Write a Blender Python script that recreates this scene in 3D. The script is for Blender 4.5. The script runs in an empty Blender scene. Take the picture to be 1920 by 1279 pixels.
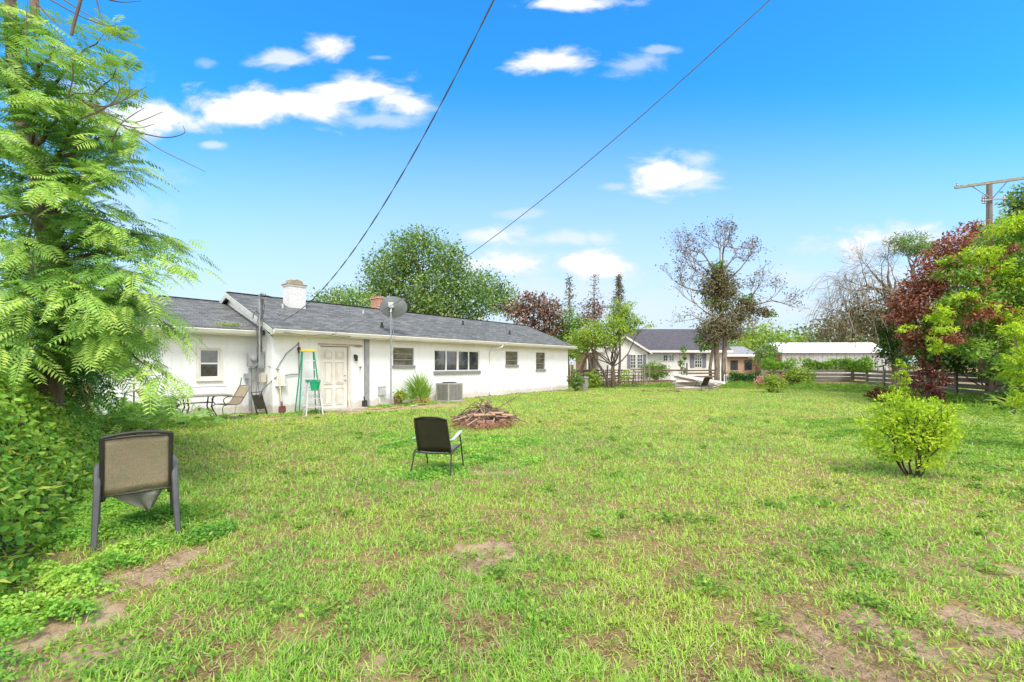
import bpy, math, random
import numpy as np
from mathutils import Vector, Matrix
random.seed(7); rng = np.random.default_rng(7)
R = math.radians
C = bpy.context.scene.collection
sc = bpy.context.scene
# ------------------------------------------------------------------ camera
CAMZ = 1.57; F = 830.0; CX = 960.0; HY = 683.0
cd = bpy.data.cameras.new('camera'); cam = bpy.data.objects.new('camera', cd); C.objects.link(cam)
cam.location = (0, 0, CAMZ); cam.rotation_euler = (R(90), 0, 0)
cd.sensor_width = 36; cd.lens = 36 * F / 1920; cd.shift_y = (HY - 639.5) / 1920
cd.clip_start = 0.05; cd.clip_end = 3000
sc.camera = cam
# ------------------------------------------------------------------ world
SUN_EL, SUN_AZ = 55, 165          # azimuth measured clockwise from +Y (behind the camera)
wd = bpy.data.worlds.new('World'); sc.world = wd; wd.use_nodes = True
nt = wd.node_tree; N = nt.nodes; Lk = nt.links; N.clear()
def wl(v, s):
    if isinstance(v, (int, float)): s.default_value = v
    else: Lk.new(v, s)
def M(op, a, b=0.0, c=None, clamp=False):
    n = N.new('ShaderNodeMath'); n.operation = op; n.use_clamp = clamp
    wl(a, n.inputs[0]); wl(b, n.inputs[1])
    if c is not None: wl(c, n.inputs[2])
    return n.outputs[0]
def sstep(x, a, b):
    n = N.new('ShaderNodeMapRange'); n.interpolation_type = 'SMOOTHSTEP'
    wl(x, n.inputs[0]); n.inputs[1].default_value = a; n.inputs[2].default_value = b
    return n.outputs[0]
sky = N.new('ShaderNodeTexSky'); sky.sky_type = 'NISHITA'; sky.sun_disc = False
sky.sun_elevation = R(SUN_EL); sky.sun_rotation = R(SUN_AZ); sky.air_density = 1.0; sky.dust_density = 0.5; sky.ozone_density = 2.5
tc = N.new('ShaderNodeTexCoord'); sp = N.new('ShaderNodeSeparateXYZ'); Lk.new(tc.outputs['Generated'], sp.inputs[0])
x_, y_, z_ = sp.outputs
yy = M('MAXIMUM', y_, 0.08)
u_ = M('DIVIDE', x_, yy); v_ = M('DIVIDE', z_, yy)
cb = N.new('ShaderNodeCombineXYZ'); Lk.new(u_, cb.inputs[0]); Lk.new(M('MULTIPLY', v_, 1.9), cb.inputs[1])
nz = N.new('ShaderNodeTexNoise'); Lk.new(cb.outputs[0], nz.inputs['Vector']); nz.inputs['Scale'].default_value = 7.5; nz.inputs['Detail'].default_value = 9; nz.inputs['Roughness'].default_value = .58; nz.inputs['Distortion'].default_value = .35
nzf = M('MULTIPLY', M('SUBTRACT', nz.outputs[0], 0.5), 3.4)
clouds = [(650,172,120,34,1),(450,205,190,36,1),(330,222,110,34,1),(560,195,180,38,1),(735,190,75,24,.9),(700,225,90,15,.5),(612,86,42,26,1),(520,112,80,20,.75),
          (400,272,28,9,.6),(1040,114,84,24,.95),(1190,120,58,26,.5),(1230,92,45,9,.5),(1075,5,110,14,.9),(1245,332,72,38,1.1),(1300,345,52,30,.7),(1308,300,40,20,.6),(1150,348,34,9,.45),
          (940,440,70,18,.75),(1060,448,100,16,.6),(950,492,110,24,.85),(1110,496,92,30,1),(980,400,60,11,.4),(1600,462,85,34,1),(1700,455,110,34,.85),(1620,520,220,30,.4),(240,225,110,34,.85),(120,180,110,70,.55),
          (1000,545,260,26,.42),(1400,580,500,26,.35),(390,118,22,10,.3),(712,108,24,5,.3),(1520,466,16,10,.3),(200,380,120,90,.3)]
tot = None
for (px, py, rx, ry, w) in clouds:
    u0, v0 = (px - CX) / F, (HY - py) / F
    du = M('MULTIPLY', M('SUBTRACT', u_, u0), F / rx); dv = M('MULTIPLY', M('SUBTRACT', v_, v0), F / ry)
    d2 = M('ADD', M('MULTIPLY', du, du), M('MULTIPLY', dv, dv))
    m = M('SUBTRACT', 1.28, M('SQRT', d2))
    m = M('ADD', m, nzf)
    m = M('MULTIPLY', sstep(m, 0.0, 1.0), w)
    tot = m if tot is None else M('MAXIMUM', tot, m)
front = sstep(y_, 0.12, 0.3)
nb = N.new('ShaderNodeTexNoise'); Lk.new(tc.outputs['Generated'], nb.inputs['Vector']); nb.inputs['Scale'].default_value = 2.2; nb.inputs['Detail'].default_value = 5
back = sstep(nb.outputs[0], 0.28, 0.5)                     # unseen cloud cover overhead and behind the camera, added for soft neutral light
cmask = M('ADD', M('MULTIPLY', tot, front), M('MULTIPLY', back, M('SUBTRACT', 1.0, front)), clamp=True)
hz = sstep(v_, 0.66, 0.02)
hs = N.new('ShaderNodeHueSaturation'); Lk.new(sky.outputs[0], hs.inputs['Color']); hs.inputs['Saturation'].default_value = 1.25; hs.inputs['Value'].default_value = 1.0
gm = N.new('ShaderNodeMix'); gm.data_type = 'RGBA'; gm.blend_type = 'MULTIPLY'; gm.inputs[0].default_value = 1
Lk.new(hs.outputs[0], gm.inputs[6]); gm.inputs[7].default_value = (.48, 1.44, 1.66, 1)
mixh = N.new('ShaderNodeMix'); mixh.data_type = 'RGBA'; Lk.new(M('MULTIPLY', hz, .95), mixh.inputs[0]); Lk.new(gm.outputs[2], mixh.inputs[6]); mixh.inputs[7].default_value = (3.55, 3.85, 4.2, 1)
mixc = N.new('ShaderNodeMix'); mixc.data_type = 'RGBA'; Lk.new(cmask, mixc.inputs[0]); Lk.new(mixh.outputs[2], mixc.inputs[6]); pass
cr = N.new('ShaderNodeValToRGB'); Lk.new(sstep(tot, .35, 1.0), cr.inputs[0]); cr.color_ramp.elements[0].color = (.40, .43, .47, 1); cr.color_ramp.elements[1].color = (.50, .50, .50, 1)
cm = N.new('ShaderNodeMix'); cm.data_type = 'RGBA'; Lk.new(front, cm.inputs[0]); cm.inputs[6].default_value = (9.5, 9.3, 9.1, 1)  # out-of-view cloud set brighter than the visible ones, as added fill light
sc10 = N.new('ShaderNodeVectorMath'); sc10.operation = 'SCALE'; sc10.inputs[3].default_value = 10; Lk.new(cr.outputs[0], sc10.inputs[0]); Lk.new(sc10.outputs[0], cm.inputs[7]); Lk.new(cm.outputs[2], mixc.inputs[7])
bg = N.new('ShaderNodeBackground'); bg.inputs[1].default_value = 0.1; Lk.new(mixc.outputs[2], bg.inputs[0])
wo = N.new('ShaderNodeOutputWorld'); Lk.new(bg.outputs[0], wo.inputs[0])
# ------------------------------------------------------------------ sun, exposure
sl = bpy.data.lights.new('sun', 'SUN'); so = bpy.data.objects.new('sun', sl); C.objects.link(so)
sl.energy = 1.55; sl.angle = R(20); sl.color = (1, .955, .88)
az = R(SUN_AZ); el = R(SUN_EL)
sd = Vector((math.sin(az) * math.cos(el), math.cos(az) * math.cos(el), math.sin(el)))
so.rotation_euler = sd.to_track_quat('Z', 'Y').to_euler(); so.location = (0, 0, 30)
vs = sc.view_settings; vs.view_transform = 'Standard'; vs.look = 'None'; vs.exposure = 1.15; vs.gamma = 1
# ------------------------------------------------------------------ helpers
def at(px, py, Y): return Vector(((px - CX) / F * Y, Y, CAMZ - (py - HY) / F * Y))
def gnd(px, py):
    Y = CAMZ * F / (py - HY); return Vector(((px - CX) / F * Y, Y, 0))
def tag(o, label=None, cat=None, group=None, kind=None):
    if label: o['label'] = label
    if cat: o['category'] = cat
    if group: o['group'] = group
    if kind: o['kind'] = kind
    return o
def empty(name, loc, rz=0, label=None, cat=None, group=None):
    o = bpy.data.objects.new(name, None); C.objects.link(o); o.location = loc; o.rotation_euler = (0, 0, rz)
    o.empty_display_size = .2
    return tag(o, label, cat, group)
def copy_tree(o, parent=None):
    c = o.copy(); C.objects.link(c)
    if parent: c.parent = parent
    for ch in list(o.children): copy_tree(ch, c)
    return c
class MB:
    def __init__(s): s.v = []; s.f = []; s.n = 0
    def add(s, vs, fs, mat=None):
        if mat is not None: vs = [mat @ Vector(v) for v in vs]
        s.v += [tuple(v) for v in vs]; s.f += [tuple(i + s.n for i in f) for f in fs]; s.n += len(vs); return s
    def box(s, x0, x1, y0, y1, z0, z1, mat=None):
        return s.add([(x0,y0,z0),(x1,y0,z0),(x1,y1,z0),(x0,y1,z0),(x0,y0,z1),(x1,y0,z1),(x1,y1,z1),(x0,y1,z1)],
                     [(0,3,2,1),(4,5,6,7),(0,1,5,4),(1,2,6,5),(2,3,7,6),(3,0,4,7)], mat)
    def bar(s, a, b, w, h, up=(0,0,1)):
        a = Vector(a); b = Vector(b); d = (b - a); L = d.length; d.normalize(); u = Vector(up)
        if abs(d.dot(u)) > .98: u = Vector((0,1,0))
        x = d.cross(u).normalized(); z = x.cross(d)
        m = Matrix((x, d, z)).transposed().to_4x4(); m.translation = a
        return s.box(-w/2, w/2, 0, L, -h/2, h/2, m)
    def tube(s, pts, r, n=6, cap=True):
        pts = [Vector(p) for p in pts]; k = len(pts)
        rs = r if isinstance(r, (list, tuple)) else [r] * k
        prev = None; vs = []; fs = []
        for i, p in enumerate(pts):
            d = (pts[min(i+1, k-1)] - pts[max(i-1, 0)])
            if d.length < 1e-9: d = Vector((0,0,1))
            d.normalize()
            if prev is None:
                a = Vector((0,0,1)) if abs(d.z) < .9 else Vector((1,0,0))
                x = d.cross(a).normalized()
            else:
                x = prev - d * prev.dot(d)
                x = x.normalized() if x.length > 1e-6 else d.orthogonal().normalized()
            prev = x; y = d.cross(x)
            for j in range(n):
                a = 2 * math.pi * j / n; vs.append(p + (x * math.cos(a) + y * math.sin(a)) * rs[i])
        for i in range(k - 1):
            for j in range(n):
                a = i*n + j; b = i*n + (j+1) % n; fs.append((a, b, b + n, a + n))
        if cap: fs.append(tuple(range(n))[::-1]); fs.append(tuple(range((k-1)*n, k*n)))
        return s.add(vs, fs)
    def lathe(s, prof, n=20, mat=None):
        vs = []; fs = []
        for (r, z) in prof:
            for j in range(n):
                a = 2*math.pi*j/n; vs.append((r*math.cos(a), r*math.sin(a), z))
        for i in range(len(prof) - 1):
            for j in range(n):
                a = i*n+j; b = i*n+(j+1) % n; fs.append((a, b, b+n, a+n))
        return s.add(vs, fs, mat)
    def prism(s, poly, a, b, axis='x'):       # poly of (p,q) extruded from a to b along axis
        k = len(poly)
        f = {'x': lambda t, p: (t, p[0], p[1]), 'y': lambda t, p: (p[0], t, p[1]), 'z': lambda t, p: (p[0], p[1], t)}[axis]
        vs = [f(a, p) for p in poly] + [f(b, p) for p in poly]
        fs = [tuple(range(k))[::-1], tuple(range(k, 2*k))] + [(i, (i+1) % k, (i+1) % k + k, i + k) for i in range(k)]
        return s.add(vs, fs)
    def build(s, name, m, parent=None, smooth=False, bevel=0):
        me = bpy.data.meshes.new(name); me.from_pydata(s.v, [], s.f)
        o = bpy.data.objects.new(name, me); C.objects.link(o); me.materials.append(m)
        if parent: o.parent = parent
        import bmesh
        bm = bmesh.new(); bm.from_mesh(me); bmesh.ops.recalc_face_normals(bm, faces=bm.faces); bm.to_mesh(me); bm.free()
        if smooth:
            for p in me.polygons: p.use_smooth = True
            try: me.set_sharp_from_angle(angle=R(40))
            except Exception: pass
        if bevel:
            b = o.modifiers.new('b', 'BEVEL'); b.width = bevel; b.segments = 2; b.limit_method = 'ANGLE'
        return o
# ---- materials
def newmat(name):
    m = bpy.data.materials.new(name); m.use_nodes = True; n = m.node_tree.nodes; l = m.node_tree.links
    return m, n, l, n['Principled BSDF']
def mixrgb(n, l, fac, a, b, blend='MIX'):
    x = n.new('ShaderNodeMix'); x.data_type = 'RGBA'; x.blend_type = blend
    if isinstance(fac, (int, float)): x.inputs[0].default_value = fac
    else: l.new(fac, x.inputs[0])
    for i, v in ((6, a), (7, b)):
        if isinstance(v, tuple): x.inputs[i].default_value = (*v[:3], 1)
        else: l.new(v, x.inputs[i])
    return x.outputs[2]
def ntex(n, l, scale, detail=4, vec=None, rough=.55, stretch=None):
    t = n.new('ShaderNodeTexNoise'); t.inputs['Scale'].default_value = scale; t.inputs['Detail'].default_value = detail; t.inputs['Roughness'].default_value = rough
    tcn = n.new('ShaderNodeTexCoord'); v = tcn.outputs['Object']
    if stretch:
        mp = n.new('ShaderNodeMapping'); mp.inputs['Scale'].default_value = stretch; l.new(v, mp.inputs[0]); v = mp.outputs[0]
    l.new(v, t.inputs['Vector']); return t.outputs[0]
def ramp(n, l, fac, stops):
    r = n.new('ShaderNodeValToRGB'); e = r.color_ramp.elements
    while len(e) < len(stops): e.new(.5)
    for i, (p, c) in enumerate(stops):
        e[i].position = p; e[i].color = (*c[:3], 1) if isinstance(c, tuple) else (c, c, c, 1)
    l.new(fac, r.inputs[0]); return r.outputs[0]
def vmat(name, c1, c2=None, scale=6, rough=.7, bump=0, bscale=40, metal=0, lo=.35, hi=.65, stretch=None, c3=None, s3=1.2, spec=.3):
    m, n, l, b = newmat(name)
    c2 = c2 or tuple(x * .8 for x in c1)
    f = ramp(n, l, ntex(n, l, scale, 5, stretch=stretch), [(lo, 0.0), (hi, 1.0)])
    col = mixrgb(n, l, f, c1, c2)
    if c3:
        f3 = ramp(n, l, ntex(n, l, s3, 6), [(.52, 0.0), (.68, 1.0)]); col = mixrgb(n, l, f3, col, c3)
    l.new(col, b.inputs['Base Color']); b.inputs['Roughness'].default_value = rough; b.inputs['Metallic'].default_value = metal
    b.inputs['Specular IOR Level'].default_value = spec
    if bump:
        bn = n.new('ShaderNodeBump'); bn.inputs['Strength'].default_value = bump; bn.inputs['Distance'].default_value = .01
        l.new(ntex(n, l, bscale, 4, stretch=stretch), bn.inputs['Height']); l.new(bn.outputs[0], b.inputs['Normal'])
    return m
def leafmat(name, stops, trans=.35, rough=.5):
    m, n, l, b = newmat(name)
    a = n.new('ShaderNodeAttribute'); a.attribute_name = 'rnd'
    col = ramp(n, l, a.outputs['Fac'], stops)
    l.new(col, b.inputs['Base Color']); b.inputs['Roughness'].default_value = rough; b.inputs['Specular IOR Level'].default_value = .25
    t = n.new('ShaderNodeBsdfTranslucent'); tcx = mixrgb(n, l, 1.0, col, (1.15, 1.2, .6), 'MULTIPLY'); l.new(tcx, t.inputs[0])
    mx = n.new('ShaderNodeMixShader'); mx.inputs[0].default_value = trans
    l.new(b.outputs[0], mx.inputs[1]); l.new(t.outputs[0], mx.inputs[2]); l.new(mx.outputs[0], n['Material Output'].inputs[0])
    return m
def glassmat(name, col=(.02,.025,.025)):
    m, n, l, b = newmat(name); b.inputs['Roughness'].default_value = .03; b.inputs['Specular IOR Level'].default_value = 1.0
    f = ramp(n, l, ntex(n, l, 3.5, 3), [(.3, 0.0), (.7, 1.0)])
    l.new(mixrgb(n, l, f, col, tuple(c * 3.2 for c in col)), b.inputs['Base Color']); return m
def brickmat(name, c1, c2, mortar, bw=.2, rh=.075, ms=.01, swap=None, rough=.85, bump=.4, noise=.25):
    m, n, l, b = newmat(name)
    tcn = n.new('ShaderNodeTexCoord'); v = tcn.outputs['Object']
    if swap:
        s = n.new('ShaderNodeSeparateXYZ'); l.new(v, s.inputs[0]); c = n.new('ShaderNodeCombineXYZ')
        if swap == 'xz':
            ad = n.new('ShaderNodeMath'); l.new(s.outputs[0], ad.inputs[0]); l.new(s.outputs[1], ad.inputs[1]); l.new(ad.outputs[0], c.inputs[0])
            l.new(s.outputs[2], c.inputs[1])
        v = c.outputs[0]
    t = n.new('ShaderNodeTexBrick'); l.new(v, t.inputs['Vector'])
    t.inputs['Color1'].default_value = (*c1, 1); t.inputs['Color2'].default_value = (*c2, 1); t.inputs['Mortar'].default_value = (*mortar, 1)
    t.inputs['Scale'].default_value = 1; t.inputs['Brick Width'].default_value = bw; t.inputs['Row Height'].default_value = rh; t.inputs['Mortar Size'].default_value = ms
    t.inputs['Mortar Smooth'].default_value = .2; t.inputs['Bias'].default_value = 0
    nn = ramp(n, l, ntex(n, l, 9, 6), [(.3, (1-noise,)*3), (.7, (1+noise*.3,)*3)])
    l.new(mixrgb(n, l, 1.0, t.outputs[0], nn, 'MULTIPLY'), b.inputs['Base Color']); b.inputs['Roughness'].default_value = rough
    bn = n.new('ShaderNodeBump'); bn.inputs['Strength'].default_value = bump; bn.inputs['Distance'].default_value = .01; bn.invert = True
    l.new(t.outputs['Fac'], bn.inputs['Height']); l.new(bn.outputs[0], b.inputs['Normal'])
    return m
# ---- numpy noise and leaf clouds
_T = rng.random((256, 256))
def vn(x, y):
    xi = np.floor(x).astype(int); yi = np.floor(y).astype(int); fx = x - xi; fy = y - yi
    fx = fx*fx*(3-2*fx); fy = fy*fy*(3-2*fy)
    g = lambda a, b: _T[a & 255, b & 255]
    return (g(xi,yi)*(1-fx)+g(xi+1,yi)*fx)*(1-fy)+(g(xi,yi+1)*(1-fx)+g(xi+1,yi+1)*fx)*fy
def fbm(x, y, o=4):
    s = 0; a = .5; t = 0
    for i in range(o):
        s = s + a*vn(x*2**i+17*i, y*2**i+31*i); t += a; a *= .5
    return s / t
def npmesh(name, V, loops, k, m, rnd=None, parent=None):
    """V (n,3) vertices; loops = flat indices with k corners per face"""
    me = bpy.data.meshes.new(name); nf = len(loops)//k
    me.vertices.add(len(V)); me.vertices.foreach_set('co', V.astype(np.float32).ravel())
    me.loops.add(len(loops)); me.loops.foreach_set('vertex_index', loops.astype(np.int32))
    me.polygons.add(nf); me.polygons.foreach_set('loop_start', np.arange(0, nf*k, k, dtype=np.int32))
    me.update(calc_edges=True); me.materials.append(m)
    if rnd is not None:
        a = me.attributes.new('rnd', 'FLOAT', 'FACE'); a.data.foreach_set('value', rnd.astype(np.float32))
    o = bpy.data.objects.new(name, me); C.objects.link(o)
    if parent: o.parent = parent
    return o
def unit(a): return a / np.maximum(np.linalg.norm(a, axis=1, keepdims=True), 1e-9)
T_LEAF = np.array([(0,0,0),(.45,.5,.06),(1,0,-.05),(.45,-.5,.06)])
T_ROUND = np.array([(0,0,0),(.1,.42,.04),(.5,.52,.08),(1,0,-.08),(.5,-.52,.08),(.1,-.42,.04)])
T_BLADE = np.array([(0,.5,0),(.5,.42,.10),(1,0,-.12),(.5,-.42,.10),(0,-.5,0)])
def cards(name, P, D, L, W, m, tmpl=T_LEAF, rnd=None, parent=None, Nrm=None, bend=1.0):
    n = len(P); D = unit(D)
    if Nrm is None: Nrm = rng.normal(size=(n,3)) + np.array([0,0,.8])
    S = unit(np.cross(D, Nrm)); U = unit(np.cross(S, D))
    k = len(tmpl); L = np.broadcast_to(L, n)[:,None,None]; W = np.broadcast_to(W, n)[:,None,None]
    V = P[:,None,:] + D[:,None,:]*tmpl[None,:,0:1]*L + S[:,None,:]*tmpl[None,:,1:2]*W + U[:,None,:]*tmpl[None,:,2:3]*L*bend
    if rnd is None: rnd = rng.random(n)
    return npmesh(name, V.reshape(-1,3), np.arange(n*k), k, m, rnd, parent)
def blob_points(blobs, per, sub=.28, subn=22, shell=.55):
    """blobs: (x,y,z,rx,ry,rz). clumped points in the volume. returns points, outward vector, clump value"""
    Ps = []; Os = []; Cv = []
    for b in blobs:
        c = np.array(b[:3]); r = np.array(b[3:6]); w = b[6] if len(b) > 6 else 1
        n = max(8, int(per * 3.14 * r[0]*r[2] * w)); ns = max(3, n // subn)
        d = unit(rng.normal(size=(ns,3))); rad = (shell + (1-shell)*rng.random(ns)**.7) * (.72 + .4*rng.random(ns))
        sc_ = d*rad[:,None]*r
        idx = rng.integers(0, ns, n)
        o = rng.normal(size=(n,3))*sub*min(1.0, float(np.mean(r)))*np.array([1,1,.62])
        q = sc_[idx] + o
        Ps.append(c + q); Os.append(unit(q / r)); Cv.append(rng.random(ns)[idx])
    return np.concatenate(Ps), np.concatenate(Os), np.concatenate(Cv)
def foliage(name, blobs, per, leaf, m, parent=None, sub=.28, subn=22, aspect=.5, tmpl=T_LEAF, droop=.3, shell=.55, var=.5, jitter=.3, cov=3.6):
    P, O, cv = blob_points(blobs, cov/(leaf*leaf*aspect*.55), sub, subn, shell)
    n = len(P); D = O*.6 + rng.normal(size=(n,3))*.7 + np.array([0,0,-droop])
    L = leaf*(.65+.7*rng.random(n))
    rn = np.clip(cv*var + rng.random(n)*(1-var), 0, 1)
    Nn = O*.9 + rng.normal(size=(n,3))*.6 + np.array([0,0,.7])
    return cards(name, P, D, L, L*aspect, m, tmpl, rn, parent, Nn)
def limb(mb, a, b, r0, r1, n=6, seg=6, wob=.06, sag=0.0, sides=6):
    a = Vector(a); b = Vector(b); L = (b-a).length; pts = []; rs = []
    o1 = Vector((random.uniform(-1,1), random.uniform(-1,1), random.uniform(-.5,.5)))*L*wob
    o2 = Vector((random.uniform(-1,1), random.uniform(-1,1), random.uniform(-.5,.5)))*L*wob
    for i in range(seg+1):
        t = i/seg; p = a.lerp(b, t) + o1*math.sin(math.pi*t) + o2*math.sin(2*math.pi*t) + Vector((0,0,sag*L*math.sin(math.pi*t)))
        pts.append(p); rs.append(r0 + (r1-r0)*t)
    mb.tube(pts, rs, sides); return pts
def twigs(mb, p, d, L, r, lev, tips, spread=.6, up=.1, kids=3, sides=3):
    d = Vector(d).normalized(); q = p; pts = [p]; dd = d.copy()
    for i in range(3):
        dd = (dd + Vector((random.gauss(0,.12), random.gauss(0,.12), random.gauss(0,.12)+up*.3))).normalized()
        q = q + dd*(L/3); pts.append(q)
    mb.tube(pts, [r, r*.85, r*.7, r*.55], sides, cap=False)
    if lev <= 0: tips.append(q); return
    for k in range(kids):
        s = pts[random.choice((1,2,3,3))] if k else pts[3]
        nd = (dd + Vector((random.gauss(0,spread), random.gauss(0,spread), random.gauss(0,spread)+up))).normalized()
        twigs(mb, s, nd, L*random.uniform(.6,.85), r*.58, lev-1, tips, spread, up, kids, sides)
# ---- shared materials
m_bark = vmat('bark', (.16,.12,.09), (.07,.055,.04), 14, .95, .8, 30, stretch=(1,1,.25))
m_bark_g = vmat('grey_bark', (.27,.22,.17), (.12,.095,.075), 10, .95, .8, 30, stretch=(1,1,.3))
m_twig = vmat('twig', (.19,.14,.11), (.11,.085,.065), 5, .9)
G_OAK = leafmat('oak_leaf', [(0,(.05,.12,.03)),(.4,(.14,.26,.065)),(.8,(.28,.40,.12)),(1,(.40,.50,.18))])
G_LIME = leafmat('lime_leaf', [(0,(.16,.32,.02)),(.4,(.36,.54,.035)),(1,(.60,.70,.06))], .4)
G_MID = leafmat('mid_leaf', [(0,(.06,.17,.025)),(.4,(.17,.34,.045)),(1,(.36,.52,.08))], .4)
G_DARK = leafmat('dark_leaf', [(0,(.02,.06,.015)),(.6,(.06,.16,.03)),(1,(.14,.28,.05))], .3)
G_RED = leafmat('red_leaf', [(0,(.11,.03,.02)),(.4,(.26,.085,.055)),(.75,(.38,.16,.10)),(1,(.42,.28,.12))], .25)
G_REDD = leafmat('maroon_leaf', [(0,(.05,.012,.012)),(.5,(.15,.035,.032)),(.85,(.28,.09,.07)),(1,(.34,.20,.09))], .25)
G_DRY = leafmat('dry_leaf', [(0,(.09,.07,.035)),(.5,(.17,.14,.07)),(1,(.22,.25,.10))], .25)
G_BROWN = leafmat('brown_leaf', [(0,(.12,.07,.05)),(.5,(.22,.13,.10)),(1,(.30,.20,.14))], .2)
G_YEL = leafmat('yellowgreen_leaf', [(0,(.13,.24,.03)),(.5,(.30,.43,.06)),(1,(.52,.58,.12))], .4)
# ================================================================== GROUND
HX, HYY, HL = -7.43, 13.74, 17.22
HU = Vector((.6307, .7759)); HV = Vector((-.7759, .6307)); HA = math.atan2(.7759, .6307)
def H(s, d, z=0): return Vector((HX + HU.x*s + HV.x*d, HYY + HU.y*s + HV.y*d, z))
def WS(px, d=0.0):
    k = (px-CX)/F; ox = HX + HV.x*d; oy = HYY + HV.y*d
    return (k*oy - ox)/(HU.x - k*HU.y)
def WZ(px, py, d=0.0):
    s = WS(px, d); Y = HYY + HV.y*d + HU.y*s; return CAMZ - (py-HY)/F*Y
# bare patches: photo position of the patch on the ground and radii in metres (x, y), strength
bare_px = [(905,1045,.16,.26,1),(870,1065,.1,.1,.7),(1000,972,.35,.22,.6),(1085,1000,.3,.12,.6),(690,1068,.25,.12,.7),(930,1180,.12,.2,.6),(1120,1150,.15,.1,.6),(1640,1195,.36,.22,1),(1560,1250,.2,.12,1),(1840,1180,.25,.15,1),(300,1075,.3,.18,1),(1420,1135,.25,.12,.6),
           (1790,912,.35,.3,.9),(1690,905,.35,.25,.8),(960,832,.32,.22,.95),(930,886,.4,.2,.8),(880,905,.2,.15,.7),(1110,835,.25,.5,.7),(1190,850,.25,.4,.6),(1540,892,.25,.3,.7),(1480,860,.3,.5,.6),
           (1860,870,.5,.5,.6),(1890,1070,.4,.25,.8),(1840,1165,.35,.25,.8),(800,905,.25,.2,.8),(500,985,.15,.12,.5),(1200,1000,.2,.15,.6),(1600,930,.3,.2,.5),(450,856,.5,.25,.6),(690,850,.3,.3,.6),(1270,735,1.6,1.0,.8),(1330,733,1.2,.8,.7),(1370,950,.2,.12,.5),(1320,1060,.16,.12,.5),(760,1020,.2,.1,.4),(1720,940,.3,.2,.8)]
bare_w = [(*gnd(a, b).xy, rx*(.85 if w < 1 else 1.15), ry*(.85 if w < 1 else 1.15), w*(.85 if w < 1 else 1)) for a, b, rx, ry, w in bare_px]
def seg_dist(x, y, a, b):
    ax, ay = a; bx, by = b; dx, dy = bx-ax, by-ay; t = np.clip(((x-ax)*dx+(y-ay)*dy)/(dx*dx+dy*dy), 0, 1)
    return np.hypot(x-ax-t*dx, y-ay-t*dy)
PATHPTS = [gnd(-30,1330).xy, gnd(40,1205).xy, gnd(180,1110).xy, gnd(345,1050).xy]
WALLP = [H(-.6,-1.0).xy, H(1.7,-1.1).xy, H(3.0,-1.25).xy, H(5.6,-1.75).xy]
def bare(x, y):
    n1 = fbm(x*2.1, y*2.1, 4); n2 = fbm(x*6.3+9, y*6.3+4, 3)
    b = np.zeros_like(x)
    for (cx, cy, rx, ry, w) in bare_w:
        d = np.hypot((x-cx)/rx, (y-cy)/ry); b = np.maximum(b, w*np.clip((1.45 if w >= 1 else 1.15)-d+(n2-.5)*3.0, 0, 1))
    for i in range(3):
        d = seg_dist(x, y, PATHPTS[i], PATHPTS[i+1]); wd_ = .34 - .07*i
        b = np.maximum(b, np.clip(1.35 - d/wd_ + (n2-.5)*3.6, 0, .95))
    for i in range(3):
        d = seg_dist(x, y, WALLP[i], WALLP[i+1]); wd_ = .25 + .22*i
        b = np.maximum(b, np.clip(1.5 - d/wd_ + (n2-.5)*2.0, 0, 1))
    near = np.clip(1.25 - np.hypot(x-.5, y)/9, .12, 1)
    b = np.maximum(b, np.clip((n1-.66)*6, 0, .6)*near)
    return np.clip(b, 0, 1)
def gz(x, y):
    return (fbm(x*.35+5, y*.35, 3)-.5)*.06 + (fbm(x*1.7, y*1.7, 3)-.5)*.035
def axis(segs):
    out = [segs[0][0]]
    for a, b, st in segs:
        n = max(1, int(round((b-a)/st))); out += list(np.linspace(a, b, n+1)[1:])
    return np.array(out)
gx = axis([(-1500,-200,260),(-200,-40,20),(-40,-12,2),(-12,-6,.3),(-6,8,.06),(8,14,.25),(14,60,2),(60,200,20),(200,1500,260)])
gy = axis([(-400,-20,60),(-20,1.5,2.5),(1.5,8,.05),(8,14,.1),(14,40,.5),(40,120,8),(120,400,70),(400,2500,500)])
X, Yg = np.meshgrid(gx, gy); sh = X.shape
inh = 1.0
Z = gz(X, Yg)*np.clip(1.5-np.hypot(X, Yg)/60, 0, 1)
B = bare(X.ravel(), Yg.ravel())
V = np.stack([X.ravel(), Yg.ravel(), (Z.ravel() - B*.012)], 1)
ii = np.arange(sh[0]*sh[1]).reshape(sh)
q = np.stack([ii[:-1,:-1], ii[:-1,1:], ii[1:,1:], ii[1:,:-1]], -1).reshape(-1)
m, n, l, b = newmat('soil')
at_ = n.new('ShaderNodeAttribute'); at_.attribute_name = 'bare'
f1 = ramp(n, l, ntex(n, l, 7, 8, rough=.7), [(.38, 0.0), (.62, 1.0)])
f2 = ramp(n, l, ntex(n, l, 60, 5, rough=.7), [(.35, 0.0), (.65, 1.0)])
thatch = mixrgb(n, l, f1, (.24,.13,.065), (.16,.15,.05)); thatch = mixrgb(n, l, f2, thatch, (.34,.24,.12))
sand = mixrgb(n, l, f1, (.44,.31,.21), (.26,.16,.10)); sand = mixrgb(n, l, f2, sand, (.44,.33,.22))
fb = ramp(n, l, at_.outputs['Fac'], [(.30, 0.0), (.78, 1.0)])
l.new(mixrgb(n, l, fb, thatch, sand), b.inputs['Base Color']); b.inputs['Roughness'].default_value = .95; b.inputs['Specular IOR Level'].default_value = .1
bn = n.new('ShaderNodeBump'); bn.inputs['Strength'].default_value = .7; bn.inputs['Distance'].default_value = .02; l.new(ntex(n, l, 45, 6, rough=.7), bn.inputs['Height']); l.new(bn.outputs[0], b.inputs['Normal'])
g = npmesh('ground', V, q, 4, m); tag(g, kind='structure')
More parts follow.
